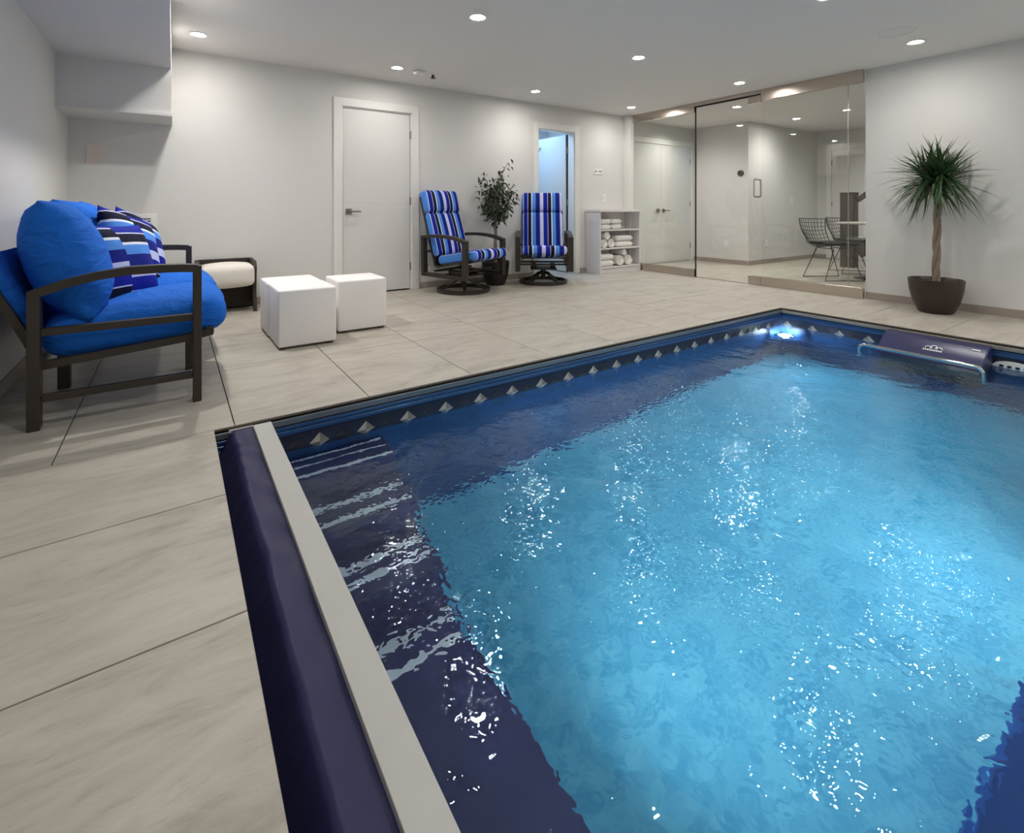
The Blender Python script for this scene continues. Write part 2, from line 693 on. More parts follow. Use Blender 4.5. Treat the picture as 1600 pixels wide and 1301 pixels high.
# ------------------------------------------------------------------ room shell
XL, XR, YB, YN = -0.71, 5.93, 5.40, -1.6
XG = 5.88
PX0, PX1, PY0, PY1 = 0.145, 4.735, -0.02, 2.43       # hole in the floor

fl = bmesh.new()
for lo, hi in (((XL - 0.1, YN - 0.1, -0.06), (PX0, YB + 0.14, -0.012)), ((PX0, PY1, -0.06), (10.3, YB + 0.14, -0.012)),
               ((PX1, YN - 0.1, -0.06), (10.3, PY1, -0.012)), ((PX0, YN - 0.1, -0.06), (PX1, PY0, -0.012)),
               ((3.4, YB + 0.14, -0.06), (10.3, 7.3, -0.012))):
    box(fl, lo, hi)
floor = struct(link_bm('floor', fl, M_GROUT))


def tile(x0, x1, y0, y1):
    g = 0.0022
    if x1 - x0 < 0.02 or y1 - y0 < 0.02:
        return
    cx, cy = (x0 + x1) / 2, (y0 + y1) / 2
    bm = bx((x0 + g - cx, y0 + g - cy, -0.012), (x1 - g - cx, y1 - g - cy, 0.0), 0.0012, 1)
    link_bm('tile', bm, M_STONE, floor, loc=(cx, cy, 0))


ys = [PY1 - 0.567 * k for k in range(0, 8)]
for a, b in zip(ys[1:], ys[:-1]):
    tile(XL, PX0, max(a, YN), b)
xs = [0.22 + 0.584 * k for k in range(-2, 11)]
xs = [XL] + [x for x in xs if XL < x < XR - 0.1] + [XR]
rows = [PY1, 3.28, 4.13, 4.98, YB]
for y0, y1 in zip(rows, rows[1:]):
    for x0, x1 in zip(xs, xs[1:]):
        tile(x0, x1, y0, y1)
yr = [PY1, 1.84, 1.27, 0.70, 0.13, -0.44, -1.01, YN]
for b, a in zip(yr, yr[1:]):
    tile(PX1, XR, a, b)
for x0, x1 in zip(xs, xs[1:]):
    if x1 > PX0 and x0 < PX1:
        tile(max(x0, PX0), min(x1, PX1), -0.85, PY0)
        tile(max(x0, PX0), min(x1, PX1), YN, -0.85)
bxs = [XR + 0.584 * k for k in range(0, 8)]
for y0, y1 in zip([2.0, 2.85, 3.70, 4.55], [2.85, 3.70, 4.55, 5.54]):
    for x0, x1 in zip(bxs, bxs[1:]):
        if y0 > 4.5 and x0 > 7.9:
            continue
        tile(x0, min(x1, 10.15), y0, y1)
tile(3.5, 4.3, YB + 0.0, 6.4)
tile(4.3, 5.1, YB + 0.0, 6.4)

# ceiling
ceil = struct(link_bm('ceiling', bx((XL - 0.1, YN - 0.1, CEIL), (10.3, 7.3, CEIL + 0.1)), M_CEIL))

# back wall with two openings
D1L, D1R, DT = 1.489, 2.281, 2.028
D2L, D2R = 4.12, 4.78
w = bmesh.new()
for x0, x1, z0, z1 in ((XL - 0.1, D1L, -0.012, CEIL), (D1L, D1R, DT, CEIL), (D1R, D2L, -0.012, CEIL), (D2L, D2R, DT, CEIL), (D2R, 5.86, -0.012, CEIL)):
    box(w, (x0, YB, z0), (x1, YB + 0.13, z1))
struct(link_bm('wall_back', w, M_WALL))
struct(link_bm('wall_left', bx((XL - 0.1, YN - 0.1, -0.012), (XL, YB, CEIL)), M_WALL))
struct(link_bm('wall_near', bx((XL, YN - 0.1, -0.012), (XR, YN, CEIL)), M_WALL))
struct(link_bm('wall_right', bx((XR, YN - 0.1, -0.012), (XR + 0.13, 2.18, CEIL)), M_WALL))

# bulkheads along the left wall
s = bmesh.new()
box(s, (XL, YN, 2.067), (-0.012, 4.883, CEIL))
struct(link_bm('wall_bulkhead', s, M_WALL))
s = bmesh.new()
box(s, (XL, 4.883, 1.70), (-0.010, YB, CEIL))
lowbox = struct(link_bm('wall_bulkhead_low', s, M_WALL))
link_bm('ledge', bx((XL, 4.872, 1.678), (-0.004, YB, 1.70)), M_WALL, lowbox)

# side room behind the open door
s = bmesh.new()
box(s, (3.45, 6.4, -0.012), (5.15, 6.5, CEIL))
box(s, (3.35, YB + 0.13, -0.012), (3.45, 6.5, CEIL))
box(s, (5.10, YB + 0.13, -0.012), (5.2, 6.5, CEIL))
struct(link_bm('wall_side_room', s, M_WALL))

# anteroom behind the glass
s = bmesh.new()
box(s, (5.86, 5.58, -0.012), (7.8, 5.7, CEIL))
box(s, (5.78, YB + 0.13, -0.012), (5.86, 5.7, CEIL))
struct(link_bm('wall_anteroom_back', s, M_WALL))
s = bmesh.new()
box(s, (7.8, 4.54, -0.012), (10.15, 5.7, CEIL))
struct(link_bm('wall_anteroom_corner', s, M_WALL))
struct(link_bm('wall_anteroom_far', bx((10.15, 1.3, -0.012), (10.27, 5.7, CEIL)), M_WALL))
struct(link_bm('wall_anteroom_near', bx((XR + 0.13, 1.3, -0.012), (10.15, 1.42, CEIL)), M_WALL))

# white post where the back wall meets the glass
link = bx((5.80, 5.275, 0), (5.884, YB, CEIL), 0.002, 1)
struct(link_bm('trim_5', link, M_TRIMW))


def baseboard(name, segs, axis, at, inward):
    o = None
    root = struct(empty(name))
    for a, b in segs:
        n = max(1, round((b - a) / 0.585))
        for k in range(n):
            p, q = a + (b - a) * k / n + 0.001, a + (b - a) * (k + 1) / n - 0.001
            if axis == 'x':
                lo, hi = (p, min(at, at + inward), 0.0), (q, max(at, at + inward), 0.072)
            else:
                lo, hi = (min(at, at + inward), p, 0.0), (max(at, at + inward), q, 0.072)
            c = [(lo[i] + hi[i]) / 2 for i in range(3)]
            c[2] = 0
            link_bm('tile', bx([lo[i] - c[i] for i in range(3)], [hi[i] - c[i] for i in range(3)], 0.001, 1), M_BASE, root, loc=c)
    return root


baseboard('baseboard_back', [(XL + 0.012, D1L - 0.09), (D1R + 0.09, D2L - 0.09), (D2R + 0.09, 5.0)], 'x', YB, -0.011)
baseboard('baseboard_left', [(YN, YB)], 'y', XL, 0.011)
baseboard('baseboard_right', [(YN, 2.18)], 'y', XR, -0.011)
baseboard('baseboard_anteroom', [(4.55, 5.57)], 'y', 7.8, -0.011)
baseboard('baseboard_corner', [(7.79, 10.14)], 'x', 4.54, -0.011)
baseboard('baseboard_far', [(1.45, 3.3), (4.3, 4.52)], 'y', 10.15, -0.011)

# ------------------------------------------------------------------ doors


def lever(parent, M):
    """square rose and lever, built in door plane x, out -y"""
    bm = bmesh.new()
    box(bm, (-0.032, -0.012, -0.032), (0.032, 0, 0.032), 0.003, 1, M)
    box(bm, (-0.012, -0.05, -0.010), (0.012, -0.012, 0.010), 0.003, 1, M)
    box(bm, (-0.012, -0.056, -0.009), (0.120, -0.042, 0.009), 0.004, 2, M)
    return link_bm('door_handle', bm, M_NICKEL, parent, smooth=True)


def casing(parent, x0, x1, top, y, wid=0.088, sides=(1, 1)):
    bm = bmesh.new()
    if sides[0]:
        box(bm, (x0 - wid, y - 0.018, 0), (x0, y, top + wid), 0.002, 1)
    if sides[1]:
        box(bm, (x1, y - 0.018, 0), (x1 + wid, y, top + wid), 0.002, 1)
    box(bm, (x0, y - 0.018, top), (x1, y, top + wid), 0.002, 1)
    return link_bm('casing', bm, M_TRIMW, parent)


def hinge(parent, x, y, z):
    bm = bmesh.new()
    tube(bm, [(x, y, z - 0.045), (x, y, z + 0.045)], 0.008, 8)
    return link_bm('hinge', bm, M_NICKEL, parent, smooth=True)


d1 = struct(empty('door_1', (0, 0, 0)))
casing(d1, D1L, D1R, DT, YB)
bm = bmesh.new()
box(bm, (D1L, YB, 0), (D1L + 0.012, YB + 0.12, DT))
box(bm, (D1R - 0.012, YB, 0), (D1R, YB + 0.12, DT))
box(bm, (D1L + 0.012, YB, DT - 0.012), (D1R - 0.012, YB + 0.12, DT))
link_bm('jamb', bm, M_TRIMW, d1)
bm = bx((D1L + 0.016, YB + 0.010, 0.012), (D1R - 0.018, YB + 0.05, 0.985), 0.002, 1)
box(bm, (D1L + 0.016, YB + 0.010, 0.988), (D1R - 0.018, YB + 0.05, DT - 0.017), 0.002, 1)
box(bm, (D1L + 0.017, YB + 0.013, 0.98), (D1R - 0.019, YB + 0.049, 0.99))
link_bm('door_leaf', bm, M_DOOR, d1)
lever(d1, Matrix.Translation((D1L + 0.075, YB + 0.010, 0.90)))
for z in (0.27, 1.02, 1.78):
    hinge(d1, D1R - 0.013, YB + 0.002, z)

d2 = struct(empty('door_2'))
casing(d2, D2L, D2R, DT, YB)
bm = bmesh.new()
box(bm, (D2L, YB, 0), (D2L + 0.012, YB + 0.13, DT))
box(bm, (D2R - 0.012, YB, 0), (D2R, YB + 0.13, DT))
box(bm, (D2L + 0.012, YB, DT - 0.012), (D2R - 0.012, YB + 0.13, DT))
link_bm('jamb', bm, M_TRIMW, d2)
link_bm('door_leaf', bx((4.745, YB + 0.155, 0.012), (4.785, YB + 0.81, DT - 0.017), 0.002, 1), M_DOOR, d2)
link_bm('hinge_gap', bx((4.760, YB + 0.128, 0.012), (4.79, YB + 0.152, DT - 0.017)), M_RUBBER, d2)
for z in (0.27, 1.02, 1.78):
    hinge(d2, 4.757, YB + 0.135, z)
bm = bmesh.new()
tube(bm, [(4.744, YB + 0.74, 1.86), (4.72, YB + 0.74, 1.86), (4.705, YB + 0.74, 1.835), (4.71, YB + 0.74, 1.815)], 0.006, 6)
tube(bm, [(4.744, YB + 0.74, 1.86), (4.73, YB + 0.74, 1.86), (4.722, YB + 0.74, 1.885)], 0.006, 6)
link_bm('coat_hook', bm, M_BLACK, d2, smooth=True)

# double closet doors in the anteroom
d3 = struct(empty('door_3'))
Y3 = 5.58
casing(d3, 6.08, 7.70, 2.03, Y3, 0.09, (1, 1))
for x0, x1 in ((6.083, 6.887), (6.893, 7.697)):
    link_bm('door_leaf', bx((x0, Y3 - 0.004, 0.012), (x1, Y3 + 0.0, 2.027), 0.001, 1), M_DOOR, d3)
lever(d3, Matrix.Translation((6.955, Y3 - 0.004, 0.90)))
lever(d3, Matrix.Translation((6.82, Y3 - 0.004, 0.90)) @ Matrix.Diagonal((-1, 1, 1, 1)))
for z in (0.27, 1.02, 1.78):
    hinge(d3, 7.695, Y3 - 0.010, z)
    hinge(d3, 6.085, Y3 - 0.010, z)

# far anteroom door
d5 = struct(empty('door_5'))
bm = bmesh.new()
box(bm, (10.132, 4.28, 0), (10.15, 4.37, 2.12), 0.002, 1)
box(bm, (10.132, 3.34, 0), (10.15, 3.43, 2.12), 0.002, 1)
box(bm, (10.132, 3.43, 2.03), (10.15, 4.28, 2.12), 0.002, 1)
link_bm('casing', bm, M_TRIMW, d5)
link_bm('door_leaf', bx((10.142, 3.435, 0.012), (10.149, 4.275, 2.025)), M_DOOR, d5)
for z in (0.27, 1.02, 1.78):
    hinge(d5, 10.136, 4.275, z)

# ------------------------------------------------------------------ glass wall
gw = struct(empty('wall_glass'))
GY0, GYD1, GYD0, GY1 = 2.18, 3.255, 4.18, 5.275
link_bm('header', bx((XG - 0.02, GYD0, 2.246), (XG + 0.03, GY1, CEIL), 0.002, 1), M_STEEL, gw)
link_bm('header', bx((XG - 0.02, GY0, 2.236), (XG + 0.03, GYD1, CEIL), 0.002, 1), M_STEEL, gw)
link_bm('header', bx((XG - 0.02, GYD1, 2.322), (XG + 0.03, GYD0, CEIL), 0.002, 1), M_STEEL, gw)
link_bm('header_groove', bx((XG - 0.012, GYD1, 2.306), (XG + 0.02, GYD0, 2.322)), M_RUBBER, gw)
link_bm('bottom_rail', bx((XG - 0.02, GYD0, 0.0), (XG + 0.03, GY1, 0.105), 0.002, 1), M_STEEL, gw)
link_bm('bottom_rail', bx((XG - 0.02, GY0, 0.0), (XG + 0.03, GYD1, 0.112), 0.002, 1), M_STEEL, gw)
link_bm('threshold', bx((XG - 0.02, GYD1, 0.0), (XG + 0.03, GYD0, 0.006)), M_STEEL, gw)
link_bm('pane', bx((XG, GYD0 + 0.002, 0.105), (XG + 0.010, GY1, 2.246)), M_GLASS, gw)
link_bm('pane', bx((XG, 2.325, 0.112), (XG + 0.010, GYD1 - 0.002, 2.236)), M_GLASS, gw)
link_bm('pane', bx((XG, GY0, 0.112), (XG + 0.010, 2.320, 2.236)), M_GLASS, gw)
bm = bx((XG + 0.001, 2.3195, 0.112), (XG + 0.009, 2.3255, 2.236))
link_bm('pane_joint', bm, M_STEEL, gw)
gd = struct(empty('door_4'))
link_bm('pane', bx((XG, GYD1 + 0.004, 0.010), (XG + 0.010, GYD0 - 0.012, 2.306)), M_GLASS_CLEAR, gd)
link_bm('edge_seal', bx((XG - 0.004, GYD0 - 0.012, 0.006), (XG + 0.014, GYD0 - 0.002, 2.306)), M_RUBBER, gd)
link_bm('patch_fitting', bx((XG - 0.014, GYD1 + 0.004, 2.216), (XG + 0.024, GYD1 + 0.165, 2.306), 0.002, 1), M_STEEL, gd)
link_bm('patch_fitting', bx((XG - 0.014, GYD1 + 0.004, 0.012), (XG + 0.024, GYD1 + 0.165, 0.112), 0.002, 1), M_STEEL, gd)
bm = bmesh.new()
hy = GYD1 + 0.055
pts = [(XG, hy, 1.285)] + [(XG - 0.05 - 0.0 + 0.02 - 0.02 + 0.02 * math.cos(a), hy, 1.265 + 0.02 * math.sin(a)) for a in [PI / 2 + i * PI / 8 for i in range(5)]]
pts = pts + [(p[0], p[1], 2.36 - p[2] - 0.0) for p in reversed(pts)]
tube(bm, pts, 0.0095, 10)
tube(bm, [(2 * XG + 0.01 - p[0], p[1], p[2]) for p in pts], 0.0095, 10)
link_bm('door_handle', bm, M_CHROME, gd, smooth=True)

# ------------------------------------------------------------------ pool
pool = struct(empty('pool_basin', (0, 0, 0)))
WZ = -0.155
WX0, WX1, WY0, WY1, ZF = 0.30, 4.735, -0.02, 2.43, -1.12
bm = bmesh.new()
box(bm, (WX0 - 0.1, WY0 - 0.1, ZF - 0.1), (WX1 + 0.1, WY1 + 0.1, ZF))
link_bm('liner_floor', bm, M_LINER, pool)
bm = bmesh.new()
box(bm, (WX0 - 0.1, WY1, ZF), (WX1 + 0.1, WY1 + 0.1, -0.20))
box(bm, (WX1, WY0, ZF), (WX1 + 0.1, WY1, -0.20))
box(bm, (WX0 - 0.1, WY0, ZF), (WX0, WY1, -0.20))
box(bm, (WX0 - 0.1, WY0 - 0.1, ZF), (WX1 + 0.1, WY0, -0.20))
link_bm('liner_wall', bm, M_LINERW, pool)
bm = bmesh.new()
box(bm, (WX0 - 0.1, WY1, -0.20), (WX1 + 0.1, WY1 + 0.1, -0.06))
box(bm, (WX1, WY0, -0.20), (WX1 + 0.1, WY1, -0.06))
box(bm, (WX0 - 0.1, WY0, -0.20), (WX0, WY1, -0.06))
box(bm, (WX0 - 0.1, WY0 - 0.1, -0.20), (WX1 + 0.1, WY0, -0.06))
link_bm('liner_band', bm, M_LINERD, pool)
link_bm('bench', bx((0.9, WY0, ZF), (2.05, 0.335, -0.55), 0.02, 2), M_BENCH, pool)


def diamond(x, y, z, nrm, w, h, mats):
    """four-facet diamond print plate on a liner wall; nrm in {'y','x'}"""
    bm = bmesh.new()
    pts2 = [(0, h), (w, 0), (0, -h), (-w, 0)]
    e = 0.003

    def P(a, b, d):
        return (x + a, y - d, z + b) if nrm == 'y' else (x - d, y + a, z + b)
    c = bm.verts.new(P(0, h * 0.1, e + 0.004))
    vs = [bm.verts.new(P(a, b, e)) for a, b in pts2]
    bk = [bm.verts.new(P(a, b, 0)) for a, b in pts2]
    for i in range(4):
        f = bm.faces.new((c, vs[i], vs[(i + 1) % 4]))
        f.material_index = i % 2
        bm.faces.new((vs[i], bk[i], bk[(i + 1) % 4], vs[(i + 1) % 4]))
    bmesh.ops.recalc_face_normals(bm, faces=bm.faces)
    return link_bm('diamond', bm, mats, pool)


for k in range(-1, 19):
    x = 0.568 + 0.2186 * k
    diamond(x, WY1, -0.160, 'y', 0.046, 0.044, [DIAM[2], DIAM[0]])
    if x + 0.109 < WX1 - 0.06:
        diamond(x + 0.109, WY1, -0.160, 'y', 0.050, 0.036, [DIAM[3], DIAM[4]])
for k in range(0, 11):
    y = 2.375 - 0.2186 * k
    diamond(WX1, y, -0.160, 'x', 0.046, 0.044, [DIAM[2], DIAM[0]])
    diamond(WX1, y - 0.109, -0.160, 'x', 0.050, 0.036, [DIAM[3], DIAM[4]])


def track(name, axis, a, b, at, sgn):
    """stepped aluminium track under the tile edge; sgn = direction to the pool"""
    root = struct(empty(name))
    prof = [('edge_strip', M_EDGE, 0.000, -0.020, -0.002, 0.030), ('rail_cap', M_CAPR, 0.010, -0.046, -0.020, 0.04),
            ('rail_groove', M_TRACKD, -0.001, -0.054, -0.044, 0.04), ('rail_body', M_TRACK, 0.008, -0.071, -0.053, 0.04),
            ('rail_groove', M_TRACKD, 0.002, -0.074, -0.066, 0.04), ('rail_lip', M_TRACK, 0.013, -0.092, -0.073, 0.04)]
    for nm, m, out, z0, z1, back in prof:
        if nm == 'rail_cap' and axis == 'y':
            m, out = M_CAPLIT, 0.014  # right end cap takes the tone with painted-in wall light
        lo, hi = sorted((at + sgn * out, at - sgn * back))
        if axis == 'x':
            bm = bx((a, lo, z0), (b, hi, z1), 0.002 if 'groove' not in nm else 0, 1)
        else:
            bm = bx((lo, a, z0), (hi, b, z1), 0.002 if 'groove' not in nm else 0, 1)
        link_bm(nm, bm, m, root)
    return root


track('trim_1', 'x', PX0, WX1, WY1, -1)
track('trim_2', 'y', WY0, WY1 - 0.013, WX1, -1)
track('trim_3', 'x', PX0, WX1, WY0, 1)

# navy cover flap in the slot and the grey beam beside it
NX, NY = 14, 120
bm = bmesh.new()
gr = []
for j in range(NY + 1):
    y = PY0 + 0.02 + (2.405 - PY0 - 0.02) * j / NY
    row = []
    for i in range(NX + 1):
        u = i / NX
        x = PX0 + 0.004 + 0.140 * u
        w_ = noise.noise(Vector((3.1, y * 5.0, 0.4)))
        w2 = noise.noise(Vector((7.7, y * 17.0, 1.9)))
        edge = 0.42 + 0.06 * w_ + 0.07 * w2
        t = max(0.0, min(1.0, (u + 0.05) / (edge + 0.05)))
        t = t ** 1.15
        z = -0.125 + 0.115 * t - 0.006 * max(0, u - edge)
        z += 0.004 * noise.noise(Vector((x * 22, y * 9, 0))) + 0.004 * w2 * (1 - abs(2 * t - 1)) * 1.6
        row.append(bm.verts.new((x, y, z)))
    gr.append(row)
for j in range(NY):
    for i in range(NX):
        bm.faces.new((gr[j][i], gr[j][i + 1], gr[j + 1][i + 1], gr[j + 1][i]))
flap = empty('pool_cover', (0.21, 1.2, -0.09))
tag(flap, 'long navy vinyl pool cover flap folded in the slot beside the grey beam', 'pool cover')
bmesh.ops.translate(bm, verts=bm.verts, vec=(-0.21, -1.2, 0.09))
ext = bmesh.ops.extrude_face_region(bm, geom=list(bm.faces))
bmesh.ops.translate(bm, verts=[v for v in ext['geom'] if isinstance(v, bmesh.types.BMVert)], vec=(0, 0, -0.006))
bmesh.ops.recalc_face_normals(bm, faces=bm.faces)
link_bm('vinyl_sheet', bm, M_NAVY, flap, smooth='all')
bm = bx((PX0 + 0.05 - 0.21, 2.403 - 1.2, 0.07), (PX0 + 0.142 - 0.21, 2.411 - 1.2, 0.084), 0.002, 1)
link_bm('end_hem', bm, M_BEAM, flap)

beam = empty('cover_beam', (0.32, 1.2, -0.05))
tag(beam, 'grey painted flat beam running along the left end of the pool', 'beam')
B0 = -1.2
bm = bx((0.288 - 0.32, PY0 + 0.02 + B0, 0.0), (0.356 - 0.32, 2.395 + B0, 0.048), 0.0015, 1)
link_bm('beam_top', bm, M_BEAM, beam)
bm = bx((0.284 - 0.32, PY0 + 0.02 + B0, 0.0), (0.2885 - 0.32, 2.38 + B0, 0.054), 0.001, 1)
link_bm('beam_lip', bm, M_BEAM, beam)
bm = bx((0.352 - 0.32, PY0 + 0.02 + B0, -0.14), (0.358 - 0.32, 2.395 + B0, 0.040), 0.001, 1)
link_bm('beam_web', bm, M_BEAM, beam)

# steps under water
st = empty('pool_steps', (0.6, 1.9, ZF))
tag(st, 'dark navy pool steps with white edge strips under the water by the grey beam', 'steps')
ST = [(2.43, 2.22, -0.27), (2.22, 1.97, -0.47), (1.97, 1.72, -0.67), (1.72, 0.36, -0.87)]
SXR = 0.87
for y1, y0, z in ST:
    bm = bx((WX0 - 0.6 + 0.001, y0 - 1.9, 0), (SXR - 0.6, y1 - 1.9 - 0.0005, z - ZF), 0.012, 2)
    link_bm('tread', bm, M_STEP, st, smooth=True)
for y, z, w_ in ((2.395, -0.27, 0.012), (2.325, -0.27, 0.010), (2.235, -0.27, 0.020), (2.13, -0.47, 0.026), (2.02, -0.47, 0.026), (1.90, -0.67, 0.026),
                 (1.82, -0.67, 0.026), (1.65, -0.87, 0.024), (1.56, -0.87, 0.024)):
    link_bm('tread_strip', bx((WX0 + 0.03 - 0.6, y - w_ / 2 - 1.9, z - ZF - 0.002), (SXR - 0.02 - 0.6, y + w_ / 2 - 1.9, z - ZF + 0.004), 0.001, 1), M_STRIP, st)

# water surface
rng = np.random.default_rng(11)
nx, ny = 370, 204
X = np.linspace(WX0 + 0.002, WX1 - 0.002, nx)
Y = np.linspace(WY0 + 0.002, WY1 - 0.002, ny)
XX, YY = np.meshgrid(X, Y, indexing='ij')
ZZ = np.zeros_like(XX)
WX_, WY_ = XX + 0.05 * np.sin(YY * 4.1 + 1) + 0.03 * np.sin(XX * 6 + YY * 3), YY + 0.05 * np.sin(XX * 3.7) + 0.03 * np.cos(YY * 7 - XX * 4)
for i in range(70):
    lam = 0.07 * (0.9 / 0.07) ** rng.random()
    th = rng.uniform(0, 2 * PI)
    k = 2 * PI / lam
    slope = 0.0085 if lam < 0.35 else 0.006
    ZZ += slope / k * np.sin(k * (WX_ * math.cos(th) + WY_ * math.sin(th)) + rng.uniform(0, 2 * PI))
amp = 0.75 + 0.45 * np.sin(XX * 1.9 + 0.6) * np.cos(YY * 2.3 + XX * 0.7)
ZZ = WZ + ZZ * amp
verts = np.stack([XX.ravel(), YY.ravel(), ZZ.ravel()], 1)
idx = np.arange(nx * ny).reshape(nx, ny)
faces = np.stack([idx[:-1, :-1].ravel(), idx[1:, :-1].ravel(), idx[1:, 1:].ravel(), idx[:-1, 1:].ravel()], 1)
me = bpy.data.meshes.new('pool_water')
me.from_pydata(verts.tolist(), [], faces.tolist())
me.polygons.foreach_set('use_smooth', [True] * len(me.polygons))
me.materials.append(M_WATER)
wo = bpy.data.objects.new('pool_water', me)
COL.objects.link(wo)
struct(wo)

# swim current unit on the right end wall
su = empty('swim_current_unit', (4.60, 1.25, -0.2))
tag(su, 'navy swim current unit with steel grab bar on the end wall of the pool', 'swim jet')


def loc(p, o):
    return tuple(p[i] - o[i] for i in range(3))


O = (4.60, 1.25, -0.2)
YA, YZ = 0.965, 1.57
bm = bmesh.new()
prof = [(4.72, -0.03), (4.63, -0.034), (4.605, -0.042), (4.46, -0.142), (4.45, -0.156), (4.45, -0.19), (4.72, -0.19)]
prism(bm, [(x - O[0], z - O[2]) for x, z in prof], 1, YA - O[1], YZ - O[1])
bmesh.ops.bevel(bm, geom=[e for e in bm.edges], offset=0.006, segments=2, affect='EDGES')
link_bm('hood', bm, M_HOOD, su, smooth=True)
bm = bx(loc((4.47, YA + 0.01, -0.60), O), loc((4.72, YZ - 0.01, -0.188), O), 0.01, 2)
link_bm('intake_housing', bm, M_BLACK, su, smooth=True)
bm = bmesh.new()
yl, yh, xb, zb = 0.945, 1.665, 4.40, -0.118
pts = [(xb + 0.02, yl, -0.40), (xb, yl, -0.2)]
for k in range(7):
    a = k / 6 * PI / 2
    pts.append((xb, yl + 0.045 - 0.045 * math.cos(a), zb - 0.045 + 0.045 * math.sin(a)))
for k in range(7):
    a = k / 6 * PI / 2
    pts.append((xb, yh - 0.045 + 0.045 * math.sin(a), zb - 0.045 + 0.045 * math.cos(a)))
pts += [(xb, yh, -0.2), (xb + 0.02, yh, -0.40)]
tube(bm, [loc(p, O) for p in pts], 0.0125, 12)
link_bm('grab_bar', bm, M_CHROME, su, smooth=True)
bm = bmesh.new()
nrmv = Vector((-0.1, 0, 0.145)).normalized()
nv = Vector((-0.568, 0, 0.823))
dv = Vector((-0.823, 0, -0.568))


def onhood(y, s, e=0.002):
    p = Vector((4.605, y, -0.042)) + dv * s + nv * e
    return p - Vector(O)


for yc, hgt in ((1.245, 0.034), (1.215, 0.020), (1.275, 0.020)):
    tube(bm, [onhood(yc + 0.020 * math.cos(a), 0.075 - hgt * math.sin(a)) for a in [i * PI / 8 for i in range(9)]], 0.0032, 6)
for k in range(9):
    y = 1.195 + k * 0.0125
    p = [onhood(y, 0.083), onhood(y + 0.008, 0.083), onhood(y + 0.008, 0.097), onhood(y, 0.097)]
    bm.faces.new([bm.verts.new(q) for q in p])
bmesh.ops.recalc_face_normals(bm, faces=bm.faces)
link_bm('emblem', bm, M_PLATE, su)
bm = bmesh.new()
bm.faces.new([bm.verts.new(onhood(a, b, 0.004)) for a, b in ((1.0, 0.012), (1.045, 0.012), (1.045, 0.022), (1.0, 0.022))])
bmesh.ops.recalc_face_normals(bm, faces=bm.faces)
link_bm('rating_sticker', bm, M_PLATE, su)

# white return fitting on the same wall
rf = empty('return_fitting', (WX1 - 0.02, 0.86, -0.152))
tag(rf, 'white oval water return plate with dark slots at the waterline beside the swim unit', 'pool fitting')
bm = bmesh.new()
n = 32
ring = [(0.105 * math.cos(2 * PI * k / n), 0.036 * math.sin(2 * PI * k / n)) for k in range(n)]
prism(bm, ring, 0, -0.012, 0.02)
link_bm('plate', bm, M_PLATE, rf, smooth=True)
for k in range(4):
    y = -0.06 + 0.04 * k
    link_bm('slot', bx((-0.0135, y - 0.011, -0.010), (-0.010, y + 0.011, 0.012), 0.001, 1), M_BLACK, rf)

# corner pool lamp
pl = empty('pool_lamp', (4.60, 2.34, -0.42))
tag(pl, 'bright white underwater lamp in the far corner of the pool', 'pool lamp')
Mx = Matrix.Rotation(R(45), 4, 'Z') @ Matrix.Rotation(R(-90), 4, 'Y') @ Matrix.Rotation(0, 4, 'Z')
Mx = Matrix.Rotation(math.atan2(-1, -1), 4, 'Z') @ Matrix.Rotation(R(90), 4, 'Y')
bm = bmesh.new()
lathe(bm, [(0.055, 0.0), (0.078, 0.0), (0.080, 0.016), (0.058, 0.022), (0.055, 0.02)], 28, closed=True)
bmesh.ops.transform(bm, matrix=Mx, verts=bm.verts)
link_bm('rim', bm, M_CHROME, pl, smooth=True)
bm = bmesh.new()
lathe(bm, [(0.0, 0.026), (0.03, 0.023), (0.056, 0.012), (0.056, 0.002), (0, 0.002)], 28)
bmesh.ops.transform(bm, matrix=Mx, verts=bm.verts)
link_bm('lens', bm, M_POOLLENS, pl, smooth=True)
bm = bmesh.new()
tube(bm, [Mx @ Vector((0, 0, 0)), Mx @ Vector((0, 0, -0.10))], 0.03, 10)
link_bm('bracket', bm, M_CHROME, pl, smooth=True)

# ------------------------------------------------------------------ ceiling things
dl_tr, dl_ln = bmesh.new(), bmesh.new()
lathe(dl_tr, [(0.046, 0.0), (0.062, -0.001), (0.066, -0.005), (0.060, -0.008), (0.046, -0.004)], 28, closed=True)
lathe(dl_ln, [(0, -0.003), (0.046, -0.003), (0.046, 0.0), (0, 0.0)], 24)
proto = empty('recessed_light', (*LIGHTS_SEEN[0], CEIL))
link_bm('trim_ring', dl_tr, M_PLATE, proto, smooth=True)
link_bm('lens', dl_ln, M_LENS, proto)
GL = 'recessed ceiling lights'
labels = ['glowing recessed ceiling light above the middle of the pool, largest in the picture',
          'glowing recessed ceiling light near the ceiling centre, second in the pool row',
          'glowing recessed ceiling light in front of the glass door header',
          'glowing recessed ceiling light beside the bulkhead over the sofa corner',
          'glowing recessed ceiling light next to the small ceiling sensor',
          'glowing recessed ceiling light over the two striped swivel chairs',
          'glowing recessed ceiling light near the corner above the towel shelves',
          'glowing recessed ceiling light above the spiky potted plant beside the flush speaker']
for i, (x, y) in enumerate(LIGHTS_SEEN):
    o = proto if i == 0 else copy_tree(proto)
    o.location = (x, y, CEIL)
    tag(o, labels[i], 'ceiling light', GL)
